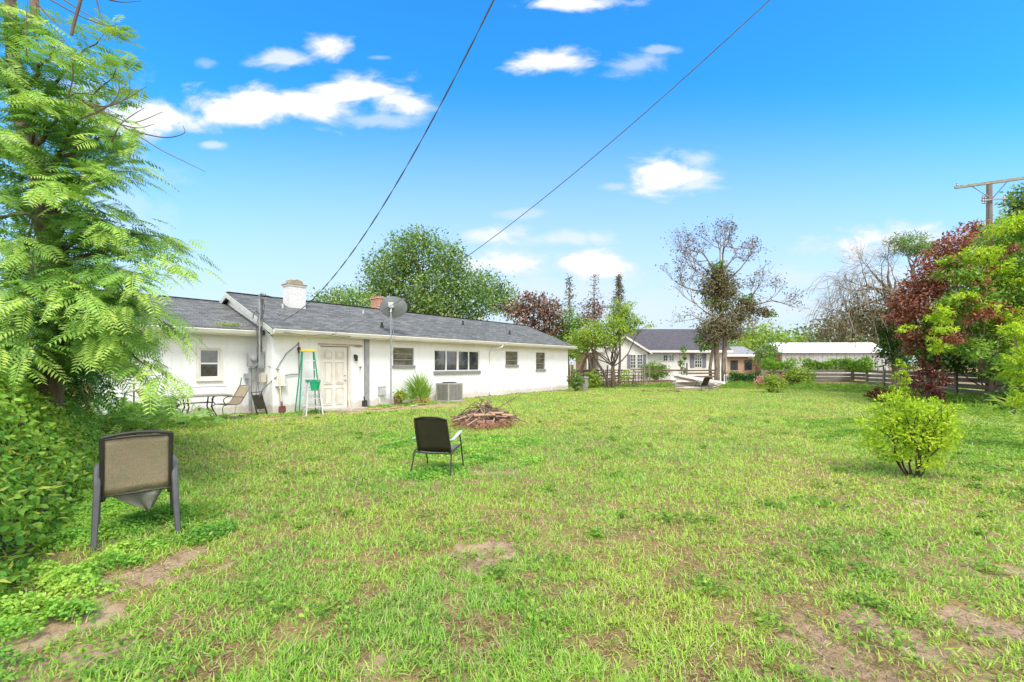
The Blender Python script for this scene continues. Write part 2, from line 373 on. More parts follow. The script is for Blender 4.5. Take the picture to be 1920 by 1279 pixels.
a = g.data.attributes.new('bare', 'FLOAT', 'POINT'); a.data.foreach_set('value', B.astype(np.float32))
for p in g.data.polygons: p.use_smooth = True
def in_house(x, y, mg=.03):
    dx = x-HX; dy = y-HYY; s = dx*HU.x+dy*HU.y; d = dx*HV.x+dy*HV.y
    return ((s > -mg) & (s < HL+mg) & (d > -mg) & (d < 7)) | ((s > -4.7) & (s <= 0) & (d > .95-mg) & (d < 7))
# lawn: real blades, more of them where the camera can tell them apart
def lawn():
    NB = 800000
    u = rng.random(NB); r0, r1, e = 1.7, 42., .28
    r = (r0**e + u*(r1**e-r0**e))**(1/e)
    th = (rng.random(NB)*2-1)*R(60)
    x = r*np.sin(th); y = r*np.cos(th)
    # blades grow in tufts
    tuft = np.minimum(.09*(r/4)**.5, .2)
    gxi = np.round(x/tuft + fbm(x*3, y*3, 2)*2); gyi = np.round(y/tuft + fbm(x*3+50, y*3, 2)*2)
    x = x*.45 + (gxi - fbm(x*3, y*3, 2)*2)*tuft*.55 + rng.normal(size=NB)*tuft*.28
    y = y*.45 + (gyi - fbm(x*3+50, y*3, 2)*2)*tuft*.55 + rng.normal(size=NB)*tuft*.28
    B = bare(x, y); thin = np.clip((fbm(x*5.1+3, y*5.1+8, 3)-.46)*6, 0, .9)*np.clip(1.25-r/9, .15, 1)
    keep = (rng.random(NB) > np.clip(B*1.1, 0, .93)) & (rng.random(NB) > thin) & ~in_house(x, y) & (y < 33.5) & (y > 1.5)
    x, y, r = x[keep], y[keep], r[keep]; n_ = len(x)
    f = np.clip((r/4.0), 1, 12)
    L = (.035+.06*rng.random(n_)**1.3)*f**.10; W = (.0046+.0036*rng.random(n_))*f**.85
    lush = fbm(x*.5+40, y*.5+12, 3); dry = fbm(x*1.1+70, y*1.1, 4)
    L *= .58+.5*lush
    az_ = rng.random(n_)*2*np.pi; tilt = np.clip(rng.normal(.85, .36, n_), .05, 1.45)
    D = np.stack([np.cos(az_)*np.sin(tilt), np.sin(az_)*np.sin(tilt), np.cos(tilt)], 1)
    P = np.stack([x, y, gz(x, y)-.004], 1)
    nrm = np.stack([-np.cos(az_)*np.cos(tilt), -np.sin(az_)*np.cos(tilt), np.sin(tilt)], 1) + rng.normal(size=(n_,3))*.35
    rn = np.clip(.5 + (lush-.5)*.6 - (dry-.5)*.8 + rng.normal(size=n_)*.16, .0, .86)
    straw = rng.random(n_) < .10; rn = np.where(straw, .9+.1*rng.random(n_), rn)
    m = leafmat('grass_blade', [(0,(.50,.60,.12)),(.35,(.44,.62,.10)),(.6,(.34,.57,.09)),(.85,(.20,.45,.07)),(.9,(.54,.47,.25)),(1,(.62,.55,.34))], .35, .5)
    o = cards('lawn', P, D, L, W, m, T_BLADE, rn, None, nrm)
    tag(o, 'patchy yellow green grass covering the whole yard', 'grass', kind='stuff')
    # dead thatch lying flat on the soil between the tufts
    n3 = 110000; u = rng.random(n3); r = (1.7**.5+u*(13**.5-1.7**.5))**2; th = (rng.random(n3)*2-1)*R(58); x = r*np.sin(th); y = r*np.cos(th)
    k = (vn(x*3.1+5, y*3.1)+.4*rng.random(n3) > .55) & ~in_house(x, y) & (y > 1.5); x, y = x[k], y[k]; n3 = len(x); a = rng.random(n3)*6.283; f = np.clip(r[k]/4, 1, 4)
    P = np.stack([x, y, gz(x, y)+.004+.010*rng.random(n3)], 1); D = np.stack([np.cos(a), np.sin(a), rng.normal(size=n3)*.12], 1)
    o = cards('dead_grass', P, D, (.03+.05*rng.random(n3)), (.003+.002*rng.random(n3))*f**.7, leafmat('thatch', [(0,(.12,.06,.03)),(.5,(.26,.16,.08)),(.8,(.40,.29,.16)),(1,(.56,.46,.28))], .2), T_BLADE, None, None, rng.normal(size=(n3,3))*.25+np.array([0,0,1.]))
    P = []
    for i in range(420):
        rr = 2+14*rng.random()**.8; aa = (rng.random()*2-1)*R(56); cx_, cy_ = rr*np.sin(aa), rr*np.cos(aa)
        if in_house(np.array([cx_]), np.array([cy_]))[0]: continue
        m_ = int(rng.integers(20, 110)); sg = rng.uniform(.03, .14); P.append(np.column_stack([cx_+rng.normal(size=m_)*sg, cy_+rng.normal(size=m_)*sg, .012+.045*rng.random(m_)]))
    P = np.concatenate(P); n4 = len(P); o4 = cards('lawn_weeds', P, rng.normal(size=(n4,3))*np.array([1,1,.35]), .02+.022*rng.random(n4), .02, G_MID, T_ROUND, rng.random(n4), None, rng.normal(size=(n4,3))*.4+np.array([0,0,1.2]))
    tag(o4, 'small round leafed weeds dotted through the lawn', 'weeds', kind='stuff')
    tag(o, 'dead brown grass blades lying flat between the green tufts', 'dead grass', kind='stuff')
lawn()
# ================================================================== HOUSE
m_wall = vmat('white_masonry_paint', (.85,.855,.865), (.82,.825,.835), 1.6, .85, .2, 60, c3=(.78,.78,.76), s3=1.4)
m_trim = vmat('cream_trim', (.76,.75,.68), (.66,.65,.57), 3, .6)
m_shing = None
def dirty_wall(m):
    n = m.node_tree.nodes; l = m.node_tree.links; b = n['Principled BSDF']; src = b.inputs['Base Color'].links[0].from_socket
    t = n.new('ShaderNodeTexCoord'); sx = n.new('ShaderNodeSeparateXYZ'); l.new(t.outputs['Object'], sx.inputs[0])
    nn = ntex(n, l, 5, 6, stretch=(1,1,.5)); ad = n.new('ShaderNodeMath'); ad.operation = 'MULTIPLY_ADD'; l.new(nn, ad.inputs[0]); ad.inputs[1].default_value = -.42; l.new(sx.outputs[2], ad.inputs[2])
    f = ramp(n, l, ad.outputs[0], [(0.0, .6), (.10, .0)]); 
    c = mixrgb(n, l, f, src, (.50,.42,.33)); 
    st = ramp(n, l, ntex(n, l, 2.5, 5, stretch=(3,3,.25)), [(.55,(1,)*3),(.75,(.90,.89,.86))]); c = mixrgb(n, l, 1.0, c, st, 'MULTIPLY')
    l.new(c, b.inputs['Base Color'])
    cm_ = n.new('ShaderNodeCombineXYZ'); a2 = n.new('ShaderNodeMath'); l.new(sx.outputs[0], a2.inputs[0]); l.new(sx.outputs[1], a2.inputs[1]); l.new(a2.outputs[0], cm_.inputs[0]); l.new(sx.outputs[2], cm_.inputs[1])
    bk = n.new('ShaderNodeTexBrick'); l.new(cm_.outputs[0], bk.inputs['Vector'])
    for k_, v_2 in (('Scale',1),('Brick Width',.4),('Row Height',.2),('Mortar Size',.006),('Mortar Smooth',.6)): bk.inputs[k_].default_value = v_2
    b2 = n.new('ShaderNodeBump'); b2.invert = True; b2.inputs['Strength'].default_value = .35; b2.inputs['Distance'].default_value = .004; l.new(bk.outputs['Fac'], b2.inputs['Height'])
    old = b.inputs['Normal'].links[0].from_node; l.new(old.outputs[0], b2.inputs['Normal']); l.new(b2.outputs[0], b.inputs['Normal'])
dirty_wall(m_wall)
def shingle(name, a, b_, c, bw=.30, rh=.135):
    m, n, l, b = newmat(name); tcn = n.new('ShaderNodeTexCoord')
    t = n.new('ShaderNodeTexBrick'); l.new(tcn.outputs['Object'], t.inputs['Vector'])
    for k_, c_ in (('Color1', a), ('Color2', b_), ('Mortar', c)): t.inputs[k_].default_value = (*c_, 1)
    for k_, c_ in (('Scale', 1), ('Brick Width', bw), ('Row Height', rh), ('Mortar Size', .009), ('Mortar Smooth', .3)): t.inputs[k_].default_value = c_
    t.offset = .37
    nn = ramp(n, l, ntex(n, l, 3.5, 6, rough=.7, stretch=(.7,2.5,1)), [(.3, (.72,)*3), (.7, (1.2,)*3)])
    col = mixrgb(n, l, 1.0, t.outputs[0], nn, 'MULTIPLY')
    n2 = ramp(n, l, ntex(n, l, .5, 4), [(.4, (1,)*3), (.7, (.86,.88,.84))]); col = mixrgb(n, l, 1.0, col, n2, 'MULTIPLY')
    n3 = ramp(n, l, ntex(n, l, 120, 2), [(.3, (.8,)*3), (.7, (1.2,)*3)]); col = mixrgb(n, l, 1.0, col, n3, 'MULTIPLY')
    l.new(col, b.inputs['Base Color']); b.inputs['Roughness'].default_value = .95; b.inputs['Specular IOR Level'].default_value = .15
    bn = n.new('ShaderNodeBump'); bn.inputs['Strength'].default_value = .5; bn.inputs['Distance'].default_value = .01; bn.invert = True
    l.new(t.outputs['Fac'], bn.inputs['Height']); l.new(bn.outputs[0], b.inputs['Normal']); return m
m_shing = shingle('grey_shingles', (.11,.115,.12), (.20,.205,.205), (.05,.05,.05))
m_frame = vmat('white_window_frame', (.78,.78,.78), (.72,.72,.72), 3, .5)
m_alu = vmat('aluminium', (.42,.43,.43), (.34,.35,.35), 6, .45, metal=.3)
m_sill = vmat('grey_sill', (.26,.26,.25), (.20,.20,.19), 8, .8)
m_glass = glassmat('window_glass')
m_glass_l = glassmat('jalousie_glass', (.07,.065,.055))
m_dark = vmat('dark_plastic', (.03,.03,.03), (.05,.05,.05), 5, .6)
m_grey = vmat('grey_metal', (.35,.36,.37), (.27,.28,.29), 6, .5, metal=.2)
m_lgrey = vmat('light_grey_metal', (.55,.56,.56), (.45,.46,.46), 6, .5)
m_curtain = vmat('curtain', (.30,.35,.33), (.18,.22,.22), 14, .9, stretch=(1,1,.02))
house = empty('ranch_house', (HX, HYY, 0), HA, 'long low white painted house with grey shingle roof and a recessed wing', 'house')
EZ = 2.50; RD = 3.35; RZ = 4.13      # wall top, ridge offset, ridge height
def wallholes(mb, x0, x1, z0, z1, y, holes, depth=.13):
    xs = sorted({x0, x1, *[h[0] for h in holes], *[h[1] for h in holes]}); zs = sorted({z0, z1, *[h[2] for h in holes], *[h[3] for h in holes]})
    for i in range(len(xs)-1):
        for j in range(len(zs)-1):
            cx_, cz = (xs[i]+xs[i+1])/2, (zs[j]+zs[j+1])/2
            if any(h[0] < cx_ < h[1] and h[2] < cz < h[3] for h in holes): continue
            mb.add([(xs[i],y,zs[j]),(xs[i+1],y,zs[j]),(xs[i+1],y,zs[j+1]),(xs[i],y,zs[j+1])], [(0,1,2,3)])
    for (a, b, c, d) in holes:
        e = y + depth
        mb.add([(a,y,c),(a,e,c),(a,e,d),(a,y,d)], [(0,1,2,3)]); mb.add([(b,y,c),(b,e,c),(b,e,d),(b,y,d)], [(0,1,2,3)])
        mb.add([(a,y,c),(b,y,c),(b,e,c),(a,e,c)], [(0,1,2,3)]); mb.add([(a,y,d),(b,y,d),(b,e,d),(a,e,d)], [(0,1,2,3)])
def wr(x0, x1, y0, y1, d=0.0):     # opening on the wall from its photo corners
    xm = (x0+x1)/2; return (WS(x0, d), WS(x1, d), WZ(xm, y1, d), WZ(xm, y0, d))
W1 = wr(737,776,652,686); W2 = wr(814,899,657,696); W3 = wr(948,971,659,685); W4 = wr(1005,1022,661,693); DR = wr(600,654,649,766)
DR = (DR[0], DR[1], 0.02, DR[3])
W0 = wr(373,412,654,709,.95)
mb = MB(); wallholes(mb, 0, HL, -.1, EZ, 0, [W1, W2, W3, W4, DR])
gb = [(.001,-.1),(6.7,-.1),(6.7,EZ-.1),(RD,RZ-.14),(.001,EZ-.1)]
mb.add([(0,p,q_) for p,q_ in gb], [(0,1,2,3,4)]); mb.add([(HL,p,q_) for p,q_ in gb], [(0,1,2,3,4)])
mb.add([(0,6.7,-.1),(HL,6.7,-.1),(HL,6.7,EZ),(0,6.7,EZ)], [(0,1,2,3)])
mb.add([(0,.3,-.1),(HL,.3,-.1),(HL,.3,EZ),(0,.3,EZ)], [(0,1,2,3)])
mb.build('wall', m_wall, house)
WL = -3.95
mb = MB(); wallholes(mb, WL, -.001, -.1, EZ-.02, .95, [W0])
mb.add([(WL,.95,-.1),(WL,7,-.1),(WL,7,EZ),(WL,4.08,3.8),(WL,.95,EZ)], [(0,1,2,3,4)])
mb.box(WL+.1,-.01,1.25,1.3,-.1,EZ-.05)
o = mb.build('wall', m_wall, house); tag(o, 'recessed wing wall with cracked paint')
# raised plaster panel round the wing window, stucco frieze line under the eave
mb = MB(); a, b_, c, d = W0; e = .14; y0 = .935
mb.box(a-e-.03,a-e,y0,.949,c-.22,d+.14); mb.box(b_+e,b_+e+.03,y0,.949,c-.22,d+.14); mb.box(a-e-.03,b_+e+.03,y0,.949,c-.25,c-.222); mb.box(a-e-.03,b_+e+.03,y0,.949,d+.142,d+.17)
mb.box(WL+.05,-.03,.93,.949,EZ-.32,EZ-.285)
mb.build('plaster_moulding', m_wall, house)
def roofslab(name, x0, x1, yf, zf, yr, zr, yb, zb, th=.11, m=None):
    mb = MB(); mb.prism([(yf,zf),(yr,zr),(yb,zb),(yb,zb-th),(yr,zr-th),(yf,zf-th)], x0, x1)
    return mb.build(name, m or m_shing, house)
def zline(y, y0, z0, y1, z1): return z0+(z1-z0)*(y-y0)/(y1-y0)
sl_ = (RZ-2.66)/(RD+.42)
roof = roofslab('roof', -.17, HL+.2, -.42, 2.66, RD, RZ, RD*2+.42, 2.66)
roof_w = roofslab('roof', WL-.25, -.004, .53, 2.63, 4.08, 3.86, 7.6, 2.63)
mb = MB(); mb.box(-.175,HL+.205,RD-.11,RD+.11,RZ+.0,RZ+.012); mb.box(WL-.25,-.01,3.97,4.19,3.862,3.875); mb.build('ridge_cap', m_shing, roof)
# barge boards
def rake(mb, x0, x1, yf, zf, yr, zr, dp): mb.prism([(yf,zf-.035),(yr,zr-.035),(yr,zr-.035-dp),(yf,zf-.035-dp)], x0, x1)
m_rake = vmat('grey_green_trim', (.52,.56,.52), (.42,.46,.42), 4, .7)
mb = MB(); rake(mb, -.2, -.172, -.42, 2.66, RD, RZ, .16); mb.build('barge_board', m_rake, roof); mb = MB(); rake(mb, HL+.202, HL+.23, -.42, 2.66, RD, RZ, .14)
mb.build('barge_board', m_rake, roof); mb = MB(); rake(mb, -.2, -.172, RD*2+.42, 2.66, RD, RZ, .16); mb.build('barge_board', m_rake, roof)
mb = MB(); mb.prism([(-.42,2.548),(RD,RZ-.112),(RD,RZ-.13),(-.42,2.53)], -.17, -.001); mb.build('soffit', m_trim, roof)
# gutters (K profile) and soffits
def gutter(x0, x1, yf, zt, h=.13):
    mb = MB(); mb.prism([(yf,zt-.005),(yf-.10,zt-.005),(yf-.105,zt-.03),(yf-.06,zt-h),(yf,zt-h)], x0, x1)
    mb.prism([(yf,zt-.01),(yf+.02,zt-.01),(yf+.02,zt-.17),(yf,zt-.17)], x0, x1)
    return mb.build('gutter', m_trim, house)
gutter(-.16, HL+.2, -.43, 2.648); gutter(WL-.2, -.20, .52, 2.62)
mb = MB(); mb.box(-.16, HL+.19, -.408, -.001, 2.48, 2.497); mb.box(WL, -.03, .543, .95, 2.46, 2.475); mb.build('soffit', m_trim, house)
mb = MB(); mb.box(-.17, HL+.2, -.45, -.40, 2.652, 2.668); mb.box(WL-.2,-.2,.49,.55,2.628,2.64); mb.build('drip_edge', m_dark, roof)
# windows
def window(h, y, rails, mats, frame=.045, sill=True, glass=None, vert=(), slats=0, sillw=.05, rec=.07):
    a, b_, c, d = h; w = MB(); f = frame; yf = y+rec-.03; yb = y+rec+.03
    w.box(a+.001,a+f,yf,yb,c+.001,d-.001); w.box(b_-f,b_-.001,yf,yb,c+.001,d-.001); w.box(a+f,b_-f,yf,yb,c+.001,c+f); w.box(a+f,b_-f,yf,yb,d-f,d-.001)
    for t in rails: z = c+(d-c)*t; w.box(a+f,b_-f,yf+.004,yb-.004,z-.02,z+.02)
    for t, ww in vert: x = a+(b_-a)*t; w.box(x-ww,x+ww,yf-.004,yb+.004,c+f,d-f)
    wn = w.build('window', mats, house)
    p = MB()
    if slats:
        for i in range(slats):
            z = c+f+(d-c-2*f)*(i+.5)/slats; hh = (d-c-2*f)/slats*.5
            p.add([(a+f,y+rec+.03,z-hh),(b_-f,y+rec+.03,z-hh),(b_-f,y+rec-.015,z+hh-.01),(a+f,y+rec-.015,z+hh-.01)], [(0,1,2,3)])
    else: p.add([(a+f,y+rec+.002,c+f),(b_-f,y+rec+.002,c+f),(b_-f,y+rec+.002,d-f),(a+f,y+rec+.002,d-f)], [(0,1,2,3)])
    p.build('pane', glass or m_glass, wn)
    if sill:
        s_ = MB(); s_.box(a-.04,b_+.04,y-.06,y+rec-.03,c-sillw,c+.012); s_.build('sill', m_sill, wn)
    return wn
def awning_bars(wn, h, y):
    a, b_, c, d = h; mb = MB()
    for t in (.34,.66): z = c+(d-c)*t; mb.box(a+.05,b_-.05,y+.025,y+.045,z-.012,z+.012)
    mb.build('glazing_bar', m_alu, wn)
for h in (W1, W3, W4):
    wn = window(h, 0, (), m_alu, .03, True, m_glass_l, slats=3 if h is not W4 else 4, sillw=.09); awning_bars(wn, h, 0)
wn = window(W2, 0, (), m_frame, .05, True, vert=((.5,.055),(.25,.03),(.75,.03)), sillw=.13, rec=.05)
mb = MB(); a, b_, c, d = W2
for x0, x1 in ((.55,.62),(.63,.70),(.78,.84),(.88,.945)):
    mb.box(a+(b_-a)*x0, a+(b_-a)*x1, .10, .115, c+.05, d-.05)
mb.build('curtain', m_curtain, wn)
wn = window(W0, .95, (.5,), m_frame, .05, False, rec=.04)
mb = MB(); a, b_, c, d = W0
mb.box(a-.07,a-.001,.915,.949,c-.06,d+.06); mb.box(b_+.001,b_+.07,.915,.949,c-.06,d+.06); mb.box(a,b_,.915,.949,d+.001,d+.06); mb.box(a-.07,b_+.07,.89,.949,c-.09,c-.061); mb.box(a,b_,.91,.949,c-.06,c-.001)
mb.build('casing', m_trim, wn)
# dark rooms behind the glass
# door
m_door = vmat('beige_door', (.73,.70,.65), (.68,.65,.59), 2.5, .55, c3=(.62,.57,.49), s3=1.5)
a, b_, c, d = DR; mb = MB(); mb.box(a+.03,b_-.03,.06,.10,.04,d-.03)
dw = b_-a-.06
def pan(x0,x1,z0,z1):
    X0=a+.03+dw*x0; X1=a+.03+dw*x1; Z0=.04+(d-.07)*z0; Z1=.04+(d-.07)*z1; t=.022
    mb.box(X0,X0+t,.032,.0595,Z0,Z1); mb.box(X1-t,X1,.032,.0595,Z0,Z1); mb.box(X0+t,X1-t,.032,.0595,Z0,Z0+t); mb.box(X0+t,X1-t,.032,.0595,Z1-t,Z1)
    mb.box(X0+.05,X1-.05,.038,.0595,Z0+.05,Z1-.05)
for x0, x1 in ((.14,.44),(.56,.86)):
    pan(x0,x1,.06,.34); pan(x0,x1,.40,.76); pan(x0,x1,.81,.93)
door = mb.build('door', m_door, house, bevel=.004)
mb = MB(); Rz = Matrix.Translation((b_-.12,.048,1.0)) @ Matrix.Rotation(R(90),4,'X')
mb.lathe([(.0,.06),(.026,.055),(.03,.035),(.012,.02),(.012,.004),(.028,.0)], 14, Rz); mb.build('handle', m_grey, door, True); mb = MB(); mb.lathe([(0,.02),(.024,.02),(.026,0)], 14, Matrix.Translation((b_-.12,.048,1.17)) @ Matrix.Rotation(R(90),4,'X'))
mb.build('lock', m_grey, door, True)
m_rust = vmat('weathered_wood', (.52,.40,.28), (.34,.22,.14), 6, .9)
mb = MB(); mb.box(a-.07,a-.001,-.02,.06,0,d+.03); mb.box(b_+.001,b_+.035,-.02,.06,0,d); mb.box(a-.07,b_+.45,-.035,.0,d+.031,d+.06); mb.build('door_frame', m_trim, house)
mb = MB(); mb.box(a-.09,b_+.5,-.05,-.0355,d+.035,d+.075); mb.box(b_+.036,b_+.05,-.025,-.001,.1,d+.02); mb.box(b_+.2,b_+.52,-.06,-.036,d-.0,d+.03, None); mb.build('rotten_head_trim', m_rust, house)
mb = MB(); mb.box(a-.1,b_+.4,-.55,-.01,-.05,.05); mb.build('door_step', vmat('concrete', (.50,.46,.40), (.38,.33,.27), 5, .95, .4), house, bevel=.01)
mb = MB(); x = WS(679); mb.box(b_+.12,WS(681),-.018,-.001,.05,EZ-.45); mb.build('infill_panel', m_wall, house)
mb = MB(); mb.box(WS(682.5),WS(690.5),-.085,-.002,.05,EZ-.02); mb.build('downpipe', m_grey, house, bevel=.01)
o = house.children[-1]
# thin white downpipe with offset
s0 = WS(918); mb = MB(); mb.tube([(s0+.45,-.48,2.52),(s0+.42,-.46,2.42),(s0+.08,-.10,2.30),(s0,-.05,2.20),(s0,-.05,.12),(s0-.02,-.2,.06)], .036, 8)
mb.build('downpipe', m_frame, house, True)
# meters, mast, boxes, hatch, lamp
mb = MB(); mb.tube([(-.30,.2,1.55),(-.30,.2,2.6),(-.30,.2,3.62)], .024, 8); mb.tube([(-.30,.2,3.6),(-.30,.18,3.70),(-.26,.1,3.74),(-.2,.02,3.70)], [.024,.045,.045,.03], 8); mb.tube([(-.30,.2,1.6),(-.33,.45,1.5),(-.33,.6,1.45)], .03, 8)
mb.tube([(-.36,.75,.1),(-.36,.75,1.45)], .05, 8); mb.tube([(-.2,.7,.1),(-.2,.7,1.45)], .022, 6)
mb.build('service_mast', m_grey, house, True)
mb = MB(); mb.box(-.46,-.22,.58,.76,1.50,1.92); mb.box(-.205,-.04,.5,.72,1.45,1.98); mb.box(-.5,-.34,.72,.9,1.12,1.28); mb.lathe([(0,.09),(.07,.08),(.085,.03),(.085,0)], 16, Matrix.Translation((-.34,.579,1.74)) @ Matrix.Rotation(R(90),4,'X'))
mb.build('electric_meter', m_grey, house, bevel=.008)
mb = MB(); mb.box(-.19,-.04,.35,.55,1.0,1.3); mb.build('breaker_box', vmat('tan_box', (.58,.54,.44), (.5,.46,.36), 4, .7), house, bevel=.01)
mb = MB()
for k in range(6):
    a0 = Vector((-.3+.02*k,.2,3.6)); b0 = Vector((-.28+.03*k,.45,1.95)); mid = (a0+b0)/2 + Vector((random.uniform(-.1,.16),random.uniform(-.1,.1),random.uniform(-.2,.2)))
    mb.tube([a0,(a0+mid)/2+Vector((.04*(k%3),0,.05)),mid,(mid+b0)/2,b0], .012, 5)
mb.tube([(-.26,.1,3.72),(.1,-.1,3.62),(.25,-.25,3.42),(.22,-.35,3.15),(.05,-.42,3.05),(-.05,-.42,3.1)], .011, 5)
mb.tube([(-.3,.2,3.1),(-.42,.15,3.22),(-.5,.1,3.15),(-.52,.12,2.95)], .02, 6); mb.tube([(-.05,.2,1.5),(.1,-.03,1.42),(.4,-.03,1.9),(.75,-.03,2.2),(.8,-.03,2.28),(.8,-.03,1.25)], .013, 5)
mb.tube([(-.3,.5,.3),(-.2,.2,.8),(.1,-.04,1.18),(.6,-.04,1.25),(.8,-.04,1.25)], .016, 5)
mb.tube([(-.2,.6,1.0),(-.22,.4,.6),(-.1,.4,.3),(-.15,.6,.1)], .014, 5)
mb.build('cable', vmat('dark_cable', (.10,.10,.11), (.2,.2,.2), 4, .7), house)
mb = MB(); mb.box(WS(517),WS(532),-.12,-.002,.93,1.24); mb.box(WS(517)-.03,WS(533),-.16,-.001,.88,.93); mb.build('hose_reel_box', vmat('pale_plastic', (.74,.74,.72), (.66,.66,.62), 3, .5), house, bevel=.01)
mb = MB(); mb.tube([(WS(525),-.06,.88),(WS(525),-.06,.02)], .022, 8); mb.build('pipe', m_grey, house)
s1 = WS(665); mb = MB(); mb.box(s1-.05,s1+.05,-.05,-.019,1.78,1.92); mb.lathe([(.02,.12),(.06,.1),(.055,-.08),(.03,-.1)], 10, Matrix.Translation((s1,-.1,1.78))); mb.build('wall_lamp', m_dark, house, bevel=.004)
s2 = WS(559); mb = MB(); mb.tube([(s2,-.01,1.98),(s2,-.07,1.98),(s2,-.09,1.94)], .022, 6); mb.box(s2-.03,s2+.03,-.1,-.01,2.02,2.12); mb.tube([(s2,-.03,1.95),(s2+.02,-.03,1.85)], .012, 5); mb.build('wall_bracket', m_dark, house)
s3 = WS(714); mb = MB(); mb.box(s3-.13,s3+.13,-.14,-.002,.40,.72); mb.box(s3-.15,s3+.15,-.16,-.001,.72,.74); mb.build('disconnect_box', m_lgrey, house, bevel=.008)
mb = MB(); mb.tube([(s3-.08,-.05,.4),(s3-.08,-.05,.02)], .025, 8); mb.build('pipe', m_frame, house)
s4a, s4b = WS(930), WS(941.5); mb = MB(); z1 = 1.10
mb.box(s4a,s4a+.03,-.02,-.001,.1,z1); mb.box(s4b-.03,s4b,-.02,-.001,.1,z1); mb.box(s4a+.03,s4b-.03,-.02,-.001,z1-.03,z1); mb.box(s4a+.03,s4b-.03,-.01,-.001,.1,z1-.03); mb.box(s4a-.08,s4b+.1,-.16,-.001,.0,.06); mb.build('crawl_hatch', m_wall, house)
# chimneys
m_wbrick = brickmat('white_painted_brick', (.72,.72,.72), (.66,.66,.665), (.58,.58,.58), .2, .075, .008, 'xz', bump=.5, noise=.12)
m_rbrick = brickmat('red_brick', (.50,.20,.12), (.42,.15,.09), (.50,.42,.36), .2, .075, .01, 'xz')
P0 = at(552, 575, 16.6); dx = P0.x-HX; dy = P0.y-HYY; cs = dx*HU.x+dy*HU.y; cdv = dx*HV.x+dy*HV.y
mb = MB(); mb.box(cs-.31,cs+.31,cdv-.24,cdv+.24,3.4,4.46); mb.box(cs-.34,cs+.34,cdv-.27,cdv+.27,4.461,4.50); ch = mb.build('chimney', m_wbrick, roof)
m_stone = vmat('stained_stone', (.36,.32,.24), (.26,.21,.14), 10, .95, .6)
mb = MB(); mb.box(cs-.36,cs+.36,cdv-.29,cdv+.29,4.501,4.56)
mb.prism([(cs-.26,4.561),(cs+.26,4.561),(cs+.22,4.68),(cs+.05,4.74),(cs-.1,4.70),(cs-.23,4.70)], cdv-.2, cdv+.2, 'y'); mb.build('chimney_cap', m_stone, ch, bevel=.02)
P0 = at(716, 575, 21.0); dx = P0.x-HX; dy = P0.y-HYY; cs = dx*HU.x+dy*HU.y; cdv = dx*HV.x+dy*HV.y
mb = MB(); mb.box(cs-.4,cs+.4,cdv-.3,cdv+.3,3.3,4.62); mb.box(cs-.43,cs+.43,cdv-.33,cdv+.33,4.621,4.72); o = mb.build('chimney', m_rbrick, roof); tag(o, 'red brick chimney behind the satellite dish')
def roofpt(px, py):    # point on the front roof slope seen at px,py
    k = (px-CX)/F; q_ = -(py-HY)/F
    best = None
    for i in range(400):
        dd = -.42+(RD+.42)*i/400; zz = 2.66+sl_*(dd+.42); s = WS(px, dd); Y = HYY+HV.y*dd+HU.y*s
        er = abs(CAMZ+q_*Y-zz)
        if best is None or er < best[0]: best = (er, s, dd, zz)
    return best[1:]
for px, py in ((716,614),(868,609),(955.5,627)):
    s, dd, zz = roofpt(px, py); mb = MB(); mb.tube([(s,dd,zz-.05),(s,dd,zz+.2)], .05, 10); mb.tube([(s,dd,zz-.02),(s,dd,zz+.05)], .075, 10); mb.build('vent_pipe', m_dark, roof)
for px, py in ((530,578),(681,588)):
    s, dd, zz = roofpt(px, py); mb = MB(); mb.tube([(s,dd,zz-.05),(s,dd,zz+.16)], .03, 8); o = mb.build('vent_pipe', m_lgrey, roof); tag(o, 'pale vent pipe')
# brick pier at the wing's end
mb = MB(); mb.box(WL-.42,WL-.005,.92,1.3,-.05,1.15); mb.build('brick_pier', m_rbrick, house)
# weeds sprouting from the wing's gutter
P = []; 
for k in range(90):
    p = H(-.95+random.gauss(0,.16), .8+random.gauss(0,.12), 2.74); P.append(p)
P = np.array(P); o = cards('roof_weed', P, rng.normal(size=(90,3))*.5+np.array([0,0,.8]), .12, .03, G_YEL); tag(o, 'small pale weeds growing on the wing roof above the gutter', 'weed', kind='stuff')
# ================================================================== BACKGROUND BUILDINGS
def part(mb, name, m, parent, **k): return mb.build(name, m, parent, **k)
nh = empty('neighbour_house', (13.5, 42, 0), 0, 'white house with dark grey roof and grey shutters beyond the lattice fence', 'house')
m_siding = vmat('white_siding', (.78,.78,.76), (.72,.72,.70), 2, .7)
m_droof = vmat('dark_shingles', (.075,.07,.085), (.10,.095,.11), 3, .95, .4, 30)
m_shut = vmat('shutter_paint', (.22,.23,.28), (.18,.19,.23), 4, .6)
X0, X1 = -2.2, 6.9
mb = MB(); mb.add([(X0,0,-.1),(X1,0,-.1),(X1,0,2.9),(X0,0,2.9)], [(0,1,2,3)]); mb.prism([(.001,-.1),(8,-.1),(8,2.9),(4,5.0),(.001,2.9)], X0, X1, 'x')
mb.build('wall', m_siding, nh)
mb = MB(); mb.prism([(-.5,2.86),(4,5.22),(8.5,2.86),(8.5,2.74),(4,5.08),(-.5,2.74)], X0-.3, X1+.3); nr = mb.build('roof', m_droof, nh)
mb = MB(); mb.box(X0+.6, X1+.3, -.56, -.51, 2.66, 2.88); mb.prism([(-.5,2.72),(4,5.06),(4,4.9),(-.5,2.56)], X1+.31, X1+.35); mb.build('fascia', m_siding, nr)
